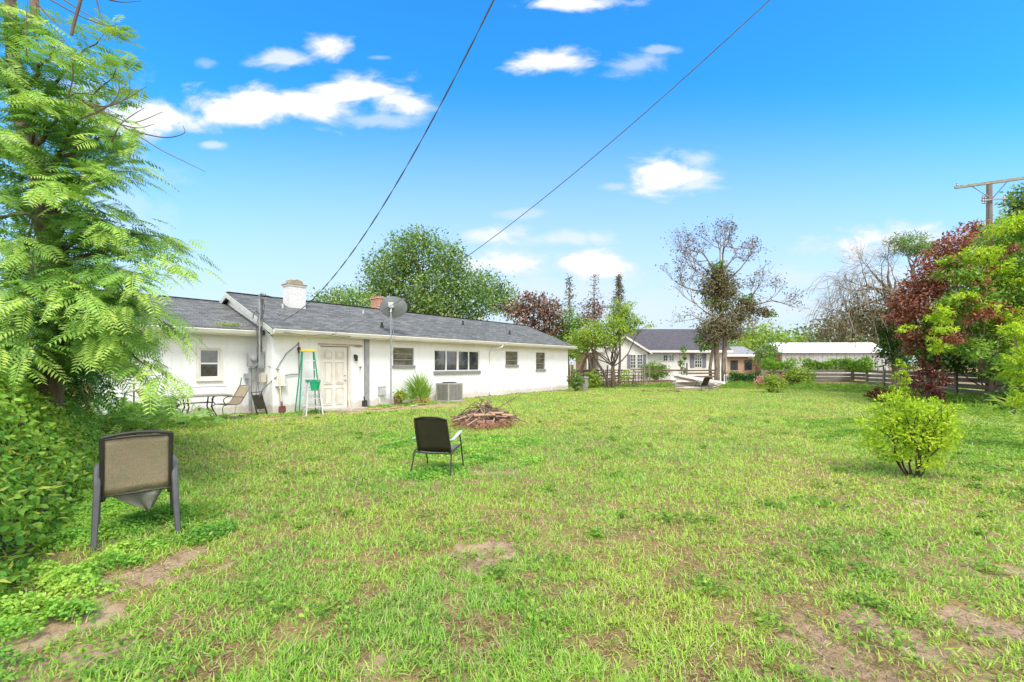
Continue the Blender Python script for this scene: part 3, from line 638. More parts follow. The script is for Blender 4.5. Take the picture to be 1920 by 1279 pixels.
# gabled wing at the front left
mb = MB(); mb.prism([(-5.6,-.1),(-1.3,-.1),(-1.3,2.7),(-3.45,4.0),(-5.6,2.7)], -2.2, -.01, 'y'); mb.build('wall', m_siding, nh)
mb = MB(); mb.prism([(-5.9,2.62),(-3.45,4.15),(-1.0,2.62),(-1.0,2.5),(-3.45,4.03),(-5.9,2.5)], -2.5, 3.2, 'y'); mb.build('roof', m_droof, nh)
mb = MB(); mb.prism([(-5.9,2.64),(-3.45,4.18),(-1.0,2.64),(-1.0,2.44),(-3.45,3.98),(-5.9,2.44)], -2.56, -2.51, 'y'); mb.build('fascia', m_siding, nh)
# porch
m_cream = vmat('cream_wall', (.66,.56,.44), (.60,.50,.38), 3, .8)
mb = MB(); mb.box(-7.6,-5.61,-.4,-.3,-.1,2.6); mb.build('porch_wall', m_cream, nh)
mb = MB(); mb.box(-8.2,-5.4,-2.9,.2,2.62,3.05); mb.build('porch_roof', m_siding, nh)
for x in (-7.9,-5.75,-6.8): mb = MB(); mb.box(x-.06,x+.06,-2.7,-2.58,-.1,2.62); mb.build('porch_post', m_siding, nh)
mb = MB(); mb.box(-6.5,-5.9,-.46,-.401,0,2.1); mb.build('door', vmat('grey_door', (.25,.25,.27), (.2,.2,.22), 4, .6), nh)
def nwin(x0, x1, z0, z1, y, cols=3, shut=True, rows=3):
    f = MB(); t = .05
    f.box(x0-t,x0,y-.05,y-.005,z0-t,z1+t); f.box(x1,x1+t,y-.05,y-.005,z0-t,z1+t); f.box(x0,x1,y-.05,y-.005,z0-t,z0); f.box(x0,x1,y-.05,y-.005,z1,z1+t)
    for i in range(1, cols): x = x0+(x1-x0)*i/cols; f.box(x-.018,x+.018,y-.045,y-.012,z0,z1)
    for i in range(1, rows+1):
        z = z0+(z1-z0)*i/(rows+1)
        for j in range(cols): f.box(x0+(x1-x0)*j/cols+.019, x0+(x1-x0)*(j+1)/cols-.019, y-.045,y-.012,z-.018,z+.018)
    wn = f.build('window', m_siding, nh); p = MB(); p.add([(x0,y-.02,z0),(x1,y-.02,z0),(x1,y-.02,z1),(x0,y-.02,z1)], [(0,1,2,3)]); p.build('pane', m_glass, wn)
    if shut:
        for s_ in (-1, 1):
            xa = x0-t-.42 if s_ < 0 else x1+t+.02; q = MB(); q.box(xa,xa+.38,y-.06,y-.01,z0-.05,z1+.05)
            for i in range(12): zz = z0+(z1-z0)*(i+.5)/12; q.box(xa+.05,xa+.33,y-.075,y-.061,zz-.02,zz+.03)
            q.build('shutter', m_shut, nh)
def nx(px, Y=42): return (px-CX)/F*Y-13.5
nwin(nx(1181,40),nx(1190,40),1.25,2.4,-2.2,shut=False); nwin(nx(1194,40),nx(1203,40),1.25,2.4,-2.2,shut=False)
for xa in (nx(1175,40), nx(1205,40)-.02):
    q = MB(); q.box(xa,xa+.26,-2.26,-2.21,1.2,2.45); q.build('shutter', m_shut, nh)
nwin(nx(1244),nx(1251),1.9,2.4,0,2,False,1); nwin(nx(1255),nx(1263),1.9,2.4,0,2,False,1); nwin(nx(1303),nx(1315),1.3,2.5,0,3,True)
# tan house further off
th = empty('tan_house', (30, 60, 0), 0, 'low tan house with grey roof and white fascia far beyond the tall vine covered tree', 'house')
m_tan = vmat('tan_stucco', (.46,.31,.20), (.38,.26,.17), 3, .85)
mb = MB(); mb.box(-2.5,4.4,0,7,-.1,2.75); mb.build('wall', m_tan, th)
mb = MB(); mb.prism([(-.6,2.85),(3.5,4.1),(7.6,2.85),(7.6,2.75),(-.6,2.75)], -3, 3.2); mb.build('roof', vmat('mid_grey_shingles', (.28,.29,.31), (.22,.23,.25), 3, .95), th)
mb = MB(); mb.box(-3,3.2,-.68,-.61,2.6,2.88); mb.build('fascia', m_siding, th)
mb = MB(); mb.box(1.8,5.6,-3.2,-.7,2.5,2.66); mb.build('carport_roof', m_siding, th)
for x in (2,5.4): mb = MB(); mb.box(x,x+.12,-3.1,-2.98,-.1,2.5); mb.build('carport_post', m_siding, th)
for x in (-.4,1.5): mb = MB(); mb.box(x,x+1.0,-.05,-.002,.8,2.1); mb.build('window', m_glass, th)
# metal shed
sx0, sx1 = (1466-CX)/F*45, (1662-CX)/F*45
sh_ = empty('metal_shed', (sx0, 45, 0), R(-1.5), 'long pale metal shed with a shiny white roof behind the vine topped fence', 'shed')
SL = sx1-sx0; mb = MB(); mb.prism([(.01,0),(5,0),(5,2.75),(2.5,3.75),(.01,2.75)], 0, SL); k = int(SL/.45)
for i in range(k): mb.box(i*.45+.05,i*.45+.11,-.02,.009,0,2.7)
mb.build('wall', vmat('pale_ribbed_metal', (.46,.46,.46), (.38,.38,.38), 2, .6, c3=(.30,.29,.27)), sh_)
mb = MB(); mb.prism([(-.25,2.78),(2.5,3.88),(5.25,2.78),(5.25,2.72),(2.5,3.82),(-.25,2.72)], -.3, SL+.3)
for i in range(int(SL/.6)): mb.add([(i*.6,-.25,2.785),(i*.6+.04,-.25,2.785),(i*.6+.04,2.5,3.885),(i*.6,2.5,3.885),(i*.6+.02,-.25,2.81),(i*.6+.02,2.5,3.91)], [(0,4,5,3),(4,1,2,5)])
mb.build('roof', vmat('white_metal_roof', (.80,.80,.80), (.70,.68,.66), 1.5, .5), sh_)
mb = MB(); m_rp = vmat('rusty_metal', (.30,.14,.08), (.22,.11,.07), 3, .9); mb.box(-.12,-.005,.05,5,0,2.7); mb.build('end_panel', m_rp, sh_); mb = MB(); mb.box(SL+.005,SL+.14,.05,.3,0,2.7); mb.build('corner_trim', m_rp, sh_)
# ================================================================== FENCES
m_board = vmat('weathered_boards', (.27,.24,.19), (.15,.13,.10), 3, .95, .6, 40, stretch=(.3,.3,4))
m_board2 = vmat('brown_lattice_wood', (.20,.14,.10), (.11,.08,.06), 5, .95)
m_post = vmat('fence_post_wood', (.26,.24,.19), (.15,.14,.10), 8, .95)
def plank_fence(pts, label, rails=(.14,.38,.62,.86,1.1), h=.17, bw=.03, skip=0, post=1.25, m=None, gap=2.4):
    o = empty('plank_fence', (*pts[0], 0), 0, label, 'fence'); base = Vector((*pts[0], 0))
    for a, b in zip(pts, pts[1:]):
        a = Vector((*a, 0))-base; b = Vector((*b, 0))-base; L = (b-a).length; k = max(1, round(L/gap)); d = (b-a).normalized()
        for i in range(k+1):
            p = a.lerp(b, i/k); q = MB(); lean = Vector((random.gauss(0,.03), random.gauss(0,.03), 0)); q.bar(p+Vector((0,0,-.1)), p+lean+Vector((0,0,post+random.uniform(-.05,.2))), .1, .1); q.build('post', m_post, o)
        for z in rails:
            q = MB()
            for i in range(k):
                if random.random() < skip: continue
                n_ = Vector((d.y, -d.x, 0))*.07
                if n_.y > 0: n_ = -n_
                p0 = a.lerp(b, i/k)+n_; p1 = a.lerp(b, (i+1)/k-.004)+n_
                q.bar(p0+Vector((0,0,z+random.gauss(0,.02))), p1+Vector((0,0,z+random.gauss(0,.02))), bw, h)
            if q.v: q.build('board', m or m_board, o)
    return o
plank_fence([(17.6,31.2),(23.5,30.6)], 'grey plank fence facing the yard in front of the metal shed', h=.19)
plank_fence([(23.5,30.5),(21.2,24),(19,17.5),(17.2,12)], 'weathered plank fence running under the right hand trees', h=.19)
plank_fence([(10.3,33.2),(13.0,33.0),(15.2,33.0)], 'broken brown rail fence in front of the white neighbour house', rails=(.35,.62,.9,1.1), h=.12, skip=.2, m=m_board2, post=1.5)
lf = empty('lattice_fence', (4.2, 31.2, 0), 0, 'gappy brown lattice fence at the far left corner of the yard', 'fence')
mb = MB()
for z in (.15,.36,.57,.78,.99,1.14):
    x = 0
    while x < 5.0:
        L = random.uniform(.5,1.4); mb.bar((x,0,z+random.gauss(0,.02)), (min(x+L,5.1),0,z+random.gauss(0,.03)), .03, .075); x += L+random.uniform(-.02,.1)
mb.build('rail', m_board2, lf)
mb = MB(); x = 0
while x < 5.1:
    mb.bar((x,-.04,.0), (x+random.gauss(0,.06),-.04,1.15+random.uniform(-.1,.1)), .05, .03); x += random.uniform(.14,.3)
mb.build('slat', m_board2, lf)
for x in (0,2.5,5.1): mb = MB(); mb.bar((x,.06,-.1),(x+.05,.06,1.5),.1,.1); mb.build('post', m_post, lf)
mb = MB()
for i in range(50):
    a = Vector((random.uniform(0,4.6), random.uniform(-.6,-.15), 0)); b = a+Vector((random.uniform(-.8,.8), random.uniform(-.1,.3), random.uniform(.4,1.1))); mb.tube([a, (a+b)/2+Vector((0,0,.1)), b], .018, 4)
o = mb.build('dead_brush', m_twig, None); o.location = (4.2,31,0); tag(o, 'dead brown branches leaning against the lattice fence', 'branches')
pf = empty('picket_fence', (15.6, 32.6, 0), 0, 'short white picket fence half buried under vines', 'fence')
mb = MB()
for i in range(16): x = i*.17; mb.prism([(x,0),(x+.09,0),(x+.09,.8),(x+.045,.88),(x,.8)], -.02, .0, 'y')
mb.build('picket', m_siding, pf); mb = MB(); mb.box(0,2.7,.001,.04,.2,.28); mb.box(0,2.7,.001,.04,.6,.68); mb.build('rail', m_siding, pf)
# ================================================================== TREES
def bl(lst, Y, dY=0, asp=.9):
    out = []
    for t in lst:
        px, py, rx = t[:3]; ry = t[3] if len(t) > 3 else rx; yy_ = t[4] if len(t) > 4 else Y + random.uniform(-dY, dY); w = t[5] if len(t) > 5 else 1
        p = at(px, py, yy_); out.append((p.x, p.y, p.z, rx/F*yy_, max(rx, ry)*asp/F*yy_, ry/F*yy_, w))
    return out
def tree(name, label, base, blobs, per, leaf, mat, tm=None, tr=.25, cat='tree', limbs=True, group=None, top=None, **k):
    o = empty(name, base, 0, label, cat, group); b0 = Vector(base)
    bb = [(b[0]-b0.x, b[1]-b0.y, b[2]-b0.z, *b[3:]) for b in blobs]
    zc = min(b[2]-b[5]*.6 for b in bb); fork = Vector((sum(b[0] for b in bb)/len(bb)*.35, 0, max(.3, zc*.9) if top is None else top))
    mb = MB(); limb(mb, (0,0,-.1), fork, tr, tr*.72, seg=6, wob=.05, sides=8)
    if limbs:
        for b in bb:
            e = Vector(b[:3]); st = fork if e.z > fork.z*.8 else Vector((0,0,fork.z*.5)); pts = limb(mb, st, e, tr*.32, tr*.07, seg=6, wob=.08, sides=5)
            for j in range(4):
                d = Vector(rng.normal(size=3)); d = Vector((d.x*b[3], d.y*b[4], abs(d.z)*b[5]))*.45; limb(mb, pts[4], e+d, tr*.07, tr*.02, seg=3, wob=.1, sides=3)
    mb.build('trunk', tm or m_bark, o)
    foliage('crown', bb, per, leaf, mat, o, **k); return o
# live oak behind the house
oak = [(760,458,24,20),(795,450,34,20),(742,487,34,24),(705,500,22,18),(790,492,46,30),(845,490,34,30),(715,525,26,16),(760,535,50,30),(815,545,50,36),(862,530,40,30),(700,548,30,20),(905,535,30,26),(935,548,26,20),(890,570,46,24),(840,585,50,24),(770,580,60,24),(700,580,40,20),(950,575,22,20)]
tree('oak_tree', 'tall green oak rising behind the middle of the long roof', at(800, 683, 38).xy.to_3d(), bl(oak, 38, 2.5), 62, .24, G_OAK, m_bark_g, .5, sub=.55, subn=46, aspect=.55, var=.75, cov=4.2)
tree('bushy_tree', 'low bushy green tree peeping over the ridge between the two chimneys', at(640, 683, 30).xy.to_3d(), bl([(610,560,20,14),(640,556,24,14),(668,562,24,14),(650,580,50,20)], 30, 1), 75, .22, G_OAK, None, .2, sub=.5, subn=26, var=.7)
tree('red_leaf_tree', 'brownish red leafed tree behind the far end of the roof', at(1000, 683, 33).xy.to_3d(), bl([(965,580,22,16),(990,568,22,16),(1018,572,20,18),(1035,588,20,22),(1000,592,34,20),(1030,612,26,20),(995,555,10,8,33,.4),(1018,552,10,8,33,.4)], 33, 1), 85, .24, G_BROWN, None, .2, sub=.4, subn=18, var=.6, aspect=.6)
tree('dark_shrub_tree', 'dark green bushy tree between the roof end and the small lime tree', at(1065, 683, 34).xy.to_3d(), bl([(1062,605,20,22),(1045,632,26,20),(1075,632,24,22),(1060,655,30,20)], 34, 1), 80, .22, G_MID, None, .16, sub=.4, subn=22)
def spire(label, px, y0, y1, Y, w, mat, dens=1.0, leaf=.16, conifer=False):
    b = at(px, 683, Y); o = empty('slender_tree', (b.x, Y, 0), 0, label, 'tree'); zt = at(px, y0, Y).z; zb = at(px, y1, Y).z; W = w/F*Y
    mb = MB(); limb(mb, (0,0,-.1), (0,0,zt), .12, .02, seg=10, wob=.012, sides=6); tips = []
    nb = int((zt-zb)/.30*dens)
    for i in range(nb):
        t = (i+.5)/nb; z = zb+(zt-zb)*t; r = W*(1-t*(.8 if not conifer else .93))*random.uniform(.75,1.15)
        for k_ in range(3 if not conifer else 6):
            a_ = random.uniform(0,6.28); e = Vector((math.cos(a_)*r, math.sin(a_)*r, z+r*(.45 if not conifer else .15))); pts = limb(mb, (0,0,z), e, .022, .008, seg=4, wob=.06, sides=3)
            tips += [p for p in pts[1:]]
    mb.build('trunk', m_twig, o)
    P = np.array([tuple(p) for p in tips]); rep = 3 if not conifer else 5; P = np.repeat(P, rep, 0)+rng.normal(size=(len(P)*rep,3))*.12
    cards('crown', P, rng.normal(size=(len(P),3))+np.array([0,0,.3]), leaf*(.6+.8*rng.random(len(P))), leaf*.5, mat, parent=o); return o
spire('slender half bare tree with greyish leaves left of two taller thin trees', 1068, 520, 640, 34, 26, G_DRY, 1.1)
spire('thinnest near bare tree with tiny leaves, middle of the slender trees', 1114, 514, 640, 35, 30, G_DRY, .8, .13)
spire('small dark spiky conifer top right of the slender trees', 1160, 518, 610, 36, 22, G_DRY, 1.5, .13, True)
tree('red_leaf_tree', 'thin reddish tree tucked between the slender trees', at(1105,683,34.5).xy.to_3d(), bl([(1105,585,20,24,34.5,.7),(1085,600,14,14,34.5,.7),(1125,575,12,14,34.5,.5)], 34), 60, .2, G_BROWN, None, .12, sub=.35, subn=14)
# small lime tree with several stems
lt = [(1085,632,20,16),(1110,618,26,18),(1135,630,26,22),(1160,620,20,18),(1100,645,26,12),(1150,600,22,14),(1172,582,18,14),(1185,600,20,12),(1178,618,16,12),(1080,655,12,14,29,.6),(1175,702,16,7,29,.5),(1218,608,14,5,29,.4),(1160,575,14,10,29,.7)]
o = tree('small_tree', 'small yellow green tree with forked leaning stems by the lattice fence', at(1150,683,29).xy.to_3d(), bl(lt, 29, .8), 95, .17, G_YEL, m_bark, .16, sub=.3, subn=24, top=1.4)
mb = MB(); limb(mb, (at(1140,683,29).x,29,0), at(1112,640,29), .11, .06, wob=.05); o2 = mb.build('stem', m_bark, o)
o2.location = -o.location
mb = MB(); limb(mb, (at(1080,683,30).x,30,.5), at(1104,663,29), .12, .07, wob=.04); o2 = mb.build('leaning_log', vmat('red_bark', (.30,.14,.10), (.16,.09,.07), 6, .9)); tag(o2, 'reddish leaning log behind the house corner', 'log')
# tall half dead tree wrapped in vines
TY = 33.; tb = at(1346, 683, TY)
o = empty('vine_covered_tree', (tb.x, TY, 0), 0, 'tall half dead tree with brown vine clumps before the white neighbour house', 'tree')
def rel(px, py, Y=TY): p = at(px, py, Y); return Vector((p.x-tb.x, p.y-TY, p.z))
mb = MB()
for (x0, x1, r, w) in ((1336,1337,.13,.03),(1343,1345,.22,.02),(1358,1359,.20,.02)):
    limb(mb, rel(x0, 683)*1+Vector((0,0,-rel(x0,683).z)), rel(x1, 625), r, r*.8, seg=6, wob=w, sides=8)
limb(mb, rel(1348,632), rel(1350,520), .22, .12, seg=6, wob=.03, sides=8)
tips = []
random.seed(21)
for (px, py, qx, qy, L, r, lv) in ((1350,520,1352,430,3.0,.10,4),(1349,530,1325,440,3.0,.09,4),(1351,525,1385,445,3.0,.09,4),(1347,545,1268,474,3.0,.09,4),(1346,560,1250,515,2.8,.08,4),(1352,535,1420,480,3.0,.085,4),
      (1347,600,1255,545,2.4,.07,4),(1347,610,1260,590,2.2,.06,3),(1365,590,1440,540,3.0,.10,4),(1380,580,1478,555,2.6,.08,4),(1365,610,1440,625,2.0,.06,3),(1350,525,1365,425,2.8,.08,4),(1349,528,1275,455,2.6,.07,4),(1400,570,1450,510,2.2,.06,3)):
    a = rel(px, py); b = rel(qx, qy)-a; b.y = random.uniform(-1.6,1.6); mid = a+b*.3
    limb(mb, a, mid, r, r*.75, seg=4, wob=.04, sides=5)
    twigs(mb, mid, b, b.length*.33, r*.8, lv, tips, .5, .10, 3, 3)
mb.build('trunk', m_bark_g, o)
cb_ = [(*rel(px,py), rx/F*TY, rx*.8/F*TY, ry/F*TY, 1) for px,py,rx,ry in ((1348,515,22,20),(1338,540,26,22),(1360,545,24,24),(1345,570,22,16),(1335,610,26,20),(1360,605,26,20),(1385,592,24,14),(1400,572,18,16),(1425,582,18,10),(1370,625,20,14),(1330,635,18,14))]
foliage('vine_clump', cb_, 95, .2, G_DRY, o, sub=.4, subn=22, aspect=.4, droop=.6, cov=4.4, shell=.35)
foliage('green_vine', [(*rel(px,py), rx/F*TY, rx*.8/F*TY, ry/F*TY, 1) for px,py,rx,ry in ((1345,570,24,8),(1320,640,14,16),(1348,500,14,10),(1400,560,14,8),(1440,585,12,8))], 90, .2, G_OAK, o, sub=.3, subn=20)
P = np.array([tuple(p) for p in tips]); P = np.repeat(P, 2, 0)+rng.normal(size=(len(P)*2,3))*.13
cards('withered_leaf', P, rng.normal(size=(len(P),3)), .17, .08, leafmat('withered', [(0,(.09,.06,.035)),(.5,(.17,.12,.075)),(1,(.25,.19,.12))], .2), parent=o, rnd=rng.random(len(P))*.6)
mb = MB()
for k_ in range(60):
    a = rel(random.uniform(1320,1410), random.uniform(560,620)); a.y = random.uniform(-1,-.2); mb.tube([a, a+Vector((random.gauss(0,.3),0,-.4)), a+Vector((random.gauss(0,.5),random.gauss(0,.2),-1.1))], .018, 3)
mb.build('hanging_vine', vmat('straw_vine', (.34,.29,.20), (.24,.2,.14), 3, .9), o)
# right side trees
gY = 23.
tb2 = at(1680, 683, gY); o = empty('dead_vine_tree', (tb2.x, gY, 0), 0, 'leafless grey tree with drooping tangled vines above the metal shed', 'tree')
def rel2(px, py, Y=gY): p = at(px, py, Y); return Vector((p.x-tb2.x, p.y-gY, p.z))
mb = MB(); tips = []; random.seed(5)
limb(mb, (0,0,-.1), rel2(1672,560), .2, .12, seg=6, wob=.04, sides=7)
for (qx, qy) in ((1540,545),(1560,500),(1590,480),(1620,470),(1650,465),(1535,590),(1555,600),(1680,480),(1600,520),(1545,575)):
    a = rel2(1672, random.uniform(545,590)); b = rel2(qx, qy)-a; b.y = random.uniform(-.9,.9); limb(mb, a, a+b*.5, .07, .045, seg=4, wob=.05, sag=.05, sides=5)
    twigs(mb, a+b*.5, b*1.0+Vector((0,0,-.05)), b.length*.27, .03, 5, tips, .6, -.04, 3, 3)
mb.build('trunk', m_bark_g, o)
mb = MB()
for k_ in range(150):
    t = random.random(); a = rel2(1575+105*t+random.gauss(0,8), 535+random.uniform(-25,45)); a.y = random.gauss(0,.8); L = random.uniform(.8,2.4); dx_ = random.gauss(-.3,.9)
    mb.tube([a, a+Vector((dx_*.5,0,.15)), a+Vector((dx_,random.gauss(0,.2),-L*.5)), a+Vector((dx_*1.1,random.gauss(0,.2),-L))], .012, 3, cap=False)
mb.build('hanging_vine', vmat('grey_vine', (.36,.31,.24), (.22,.18,.15), 3, .9), o)
foliage('crown', [(*rel2(px,py), rx/F*gY, .9, ry/F*gY, w) for px,py,rx,ry,w in ((1600,590,40,22,.35),(1640,600,30,26,.5),(1640,560,40,26,.25),(1670,590,22,40,.5),(1570,605,22,10,.3))], 120, .15, G_DRY, o, sub=.3, subn=14)
foliage('ivy', [(*rel2(px,py), rx/F*gY, .8, ry/F*gY, 1) for px,py,rx,ry in ((1675,620,24,30),(1690,665,30,28),(1700,600,20,40),(1655,612,18,18),(1660,650,12,20))], 150, .15, G_DARK, o, sub=.28, subn=20)
tree('olive_tree', 'dull olive green tree behind the metal shed roof', at(1600,683,50).xy.to_3d(), bl([(1560,612,26,14),(1595,605,30,18),(1635,605,34,22),(1545,625,20,10),(1600,630,50,12),(1660,620,20,20)], 50, 1), 42, .34, G_DRY, None, .3, sub=.7, subn=20)
tree('feathery_tree', 'grey green feathery tree top behind the red leaves', at(1712,683,25).xy.to_3d(), bl([(1690,450,22,8),(1715,456,26,12),(1735,468,18,14),(1700,470,20,8)], 25, .5), 110, .2, G_OAK, m_bark_g, .16, sub=.3, subn=18, aspect=.2)
tree('maroon_tree', 'maroon leafed tree leaning over the fence beside the bare vine tree', at(1735,683,19).xy.to_3d(), bl([(1688,600,18,22),(1700,570,26,26),(1720,540,30,28),(1745,515,34,26),(1770,485,34,28),(1795,460,34,24),(1820,440,28,22),(1700,625,18,14),(1740,570,40,34),(1755,610,34,30),(1790,540,40,34),(1835,425,18,12,19,.5),(1760,650,30,20),(1770,675,36,24),(1720,650,24,20)], 19, .6), 185, .14, G_RED, m_bark, .09, sub=.28, subn=24, aspect=.5, var=.5)
tree('green_tree', 'big bright green tree filling the right edge above the fence', at(1850,683,16).xy.to_3d(), bl([(1800,505,36,22),(1840,490,36,24),(1880,445,44,26),(1915,430,30,24),(1900,490,44,34),(1850,540,44,30),(1800,560,30,20),(1895,560,44,40),(1740,600,24,16,18.5),(1775,612,34,18,18.3),(1745,622,24,12,18.6),(1820,600,40,24),(1870,620,40,28),(1765,655,24,22,18.6),(1900,650,34,30),(1820,655,30,20),(1780,590,24,14),(1950,520,50,80),(1960,640,50,60),(1900,690,40,30),(1860,660,40,30)], 16, .6), 230, .13, G_MID, m_bark, .1, sub=.24, subn=34, aspect=.42, var=.75)
foliage_l = bl([(1798,488,30,8),(1840,475,34,10),(1880,425,44,10),(1915,418,30,10),(1870,500,30,10),(1910,520,30,14),(1755,585,24,10),(1800,560,24,8),(1850,575,26,8),(1700,618,18,8,16,.6),(1775,598,24,8),(1905,590,30,10),(1760,645,20,16),(1880,600,24,8),(1765,620,24,6),(1830,520,24,8)], 15.4, .2)
o = foliage('crown', foliage_l, 300, .12, G_LIME, bpy.data.objects['green_tree'], sub=.2, subn=28, aspect=.45); o.location = -bpy.data.objects['green_tree'].location
o = foliage('crown', bl([(1800,500,30,20,15.6,.5),(1810,580,24,34,15.4,.6),(1790,640,20,20,15.6,.5),(1850,560,20,24,15.4,.3),(1880,470,24,14,15.6,.5),(1840,520,26,20,15.4,.5),(1870,590,24,18,15.4,.5),(1770,630,20,20,15.4,.5)], 15.6), 260, .12, G_RED, bpy.data.objects['green_tree'], sub=.2, subn=16, aspect=.5); o.location = -bpy.data.objects['green_tree'].location
tree('dark_hedge_tree', 'dark green shade tree between the fence and the bright green tree', at(1850,683,18.5).xy.to_3d(), bl([(1760,680,30,14),(1800,670,40,20),(1850,660,50,34),(1900,670,40,40),(1860,600,60,50),(1920,600,50,60),(1900,530,50,40),(1820,560,40,30),(1890,700,40,26),(1960,640,50,70),(1915,710,44,30)], 18.2, .4), 130, .18, G_DARK, m_bark, .1, sub=.35, subn=34)
tree('tall_tree', 'distant green tree at the top right corner beside the utility pole', at(1930,683,28).xy.to_3d(), bl([(1905,370,18,18),(1915,395,26,16),(1945,370,30,30),(1940,410,40,30),(1890,440,30,30)], 28, .5), 80, .25, G_OAK, None, .25, sub=.4, subn=20)
tree('side_shrub', 'yellow green leafy shrub spilling in from the right edge', (9.9,8.3,0), bl([(1900,620,22,12,8.3),(1915,665,26,14,8.1),(1905,700,24,16,8.3),(1925,735,30,22,8),(1940,640,30,40,8.3),(1890,612,14,6,8.4,.6),(1960,700,40,50,8)], 8.2, .2), 900, .075, G_LIME, m_bark, .06, sub=.16, subn=30, aspect=.36, cat='shrub')
# utility pole
up = at(1855, 343, 25); o = empty('utility_pole', (up.x, 25, 0), 0, 'wooden utility pole with a wide crossarm above the right hand trees', 'utility pole')
m_pole = vmat('pole_wood', (.24,.21,.18), (.15,.13,.11), 8, .95, .5, 20, stretch=(1,1,.1))
mb = MB(); mb.tube([(0,0,0),(0,0,up.z)], [.17,.13], 12); mb.build('pole', m_pole, o, True)
A = at(1790,362,24.8)-Vector((up.x,25,0)); Bp = at(1955,333,23.2)-Vector((up.x,25,0)); A.z = Bp.z = up.z-.35
mb = MB(); mb.bar(A, Bp, .11, .14); mb.build('crossarm', vmat('arm_wood', (.32,.33,.26), (.22,.22,.17), 8, .9), o)
mb = MB(); mb.bar(A.lerp(Bp,.18)+Vector((0,-.08,-.05)), (0,-.15,up.z-.95), .03, .03); mb.bar(A.lerp(Bp,.6)+Vector((0,-.08,-.05)), (0,-.15,up.z-.95), .03, .03); mb.build('brace', m_grey, o)
mb = MB(); mb.bar((-.62,-.16,up.z-1.05),(.7,-.28,up.z-.98),.06,.07); mb.build('lower_arm', m_grey, o)
for x in (-.58,.62,-.45):
    mb = MB(); mb.lathe([(.02,-.28),(.06,-.25),(.03,-.18),(.06,-.1),(.03,-.02),(.06,.06),(.03,.14),(.02,.26)], 8, Matrix.Translation((x,-.2,up.z-.98))); mb.build('insulator', m_grey, o)
for t in (.03,.95):
    mb = MB(); mb.lathe([(.03,.07),(.06,.12),(.03,.18),(.05,.22),(.02,.27)], 8, Matrix.Translation(A.lerp(Bp,t))); mb.build('insulator', m_grey, o)
# far tree line
foliage('x', [(0,0,0,1,1,1)], 10, .1, G_OAK)
bpy.data.objects.remove(bpy.data.objects['x'])
tl = []
for px in range(1000, 1960, 22):
    tl.append((px, 648+random.uniform(-6,8) - (8 if 1380 < px < 1540 else 0), 20, 15+random.uniform(0,8)))
o = foliage('distant_treeline', bl(tl, 85, 6), 22, .7, G_OAK, None, sub=1.2, subn=24, var=.7); tag(o, 'distant line of light green trees on the horizon', 'trees', kind='stuff')
tree('roadside_tree', 'light green round tree behind the tan house roof', at(1430,683,70).xy.to_3d(), bl([(1405,640,20,10),(1430,630,24,14),(1455,630,24,12),(1478,638,20,10),(1430,648,40,10)], 70, 1), 30, .5, G_YEL, None, .3, sub=.8, subn=24)
tree('roadside_tree', 'leafy green tree close to the left end of the metal shed', at(1438,683,42).xy.to_3d(), bl([(1430,655,16,12),(1445,645,14,12),(1450,665,14,14),(1425,670,14,10)], 42, .5), 70, .26, G_OAK, None, .2, sub=.5, subn=24)
# ================================================================== VINES AND SHRUBS AT THE FENCES
def hedge(label, pts, z0, z1, th_, mat, n_, leaf, name='vine_hedge', cat='vines', **k):
    P = []
    for i in range(len(pts)-1):
        a = np.array(pts[i]); b = np.array(pts[i+1]); L = np.linalg.norm(b-a); m_ = int(n_*L); t = rng.random(m_)
        xy = a+(b-a)*t[:,None]+rng.normal(size=(m_,2))*th_; w = fbm(t*L*1.3, t*0+3.3*i, 3); z = z0+(z1*(.82+.4*w)-z0)*rng.random(m_)**.8
        P.append(np.column_stack([xy, z]))
    P = np.concatenate(P); n2 = len(P); o = cards(name, P, rng.normal(size=(n2,3))+np.array([0,-.3,-.1]), leaf*(.6+.8*rng.random(n2)), leaf*.55, mat, T_LEAF, np.clip(vn(P[:,0]*2, P[:,2]*3)*.6+rng.random(n2)*.45,0,1), None)
    return tag(o, label, cat)
hedge('green vines heaped along the top of the plank fence before the metal shed', [(17.8,31.4),(19.9,31.2)], .9, 1.85, .16, G_MID, 700, .16)
hedge('dark green vines heaped on the fence right of the gap post', [(20.5,31.2),(23.7,30.9),(22.6,28)], 1.15, 1.8, .16, G_MID, 700, .16)
hedge('vines burying the white picket fence', [(15.9,32.4),(18.0,32.2)], .1, .95, .15, G_DARK, 700, .15)
hedge('low dark vines hanging on the plank fence below the shed', [(18.0,31.0),(20.4,30.8)], .3, 1.1, .1, G_DRY, 260, .14)
def shrub(name, label, px, py, w, h, mat, leaf=.1, per=None, blobs=None, cat='shrub', stem=True, **k):
    b = gnd(px, py); Y = b.y; r = w/2/F*Y; hh = h/F*Y; o = empty(name, (b.x, Y, 0), 0, label, cat)
    if stem:
        mb = MB()
        for i in range(6):
            a = i*1.05+random.random(); limb(mb, (random.gauss(0,.04),random.gauss(0,.04),-.03), (math.cos(a)*r*.7, math.sin(a)*r*.7, hh*random.uniform(.6,.9)), max(.01,r*.035), .006, seg=4, sides=4)
        mb.build('stem', m_bark, o)
    bb = [(bx*r, by*r, bz*hh, br*r, br*r, bh*hh, 1) for bx,by,bz,br,bh in (blobs or ((0,0,.7,.6,.28),(-.45,.1,.5,.5,.3),(.45,-.1,.5,.5,.3),(0,-.3,.35,.6,.3)))]
    foliage('foliage', bb, per or 9.0/(leaf*leaf), leaf, mat, o, sub=r*.22, subn=22, **k); return o
shrub('green_shrub', 'round bright green shrub by the lattice fence end', 1230, 716, 50, 42, G_MID, .13)
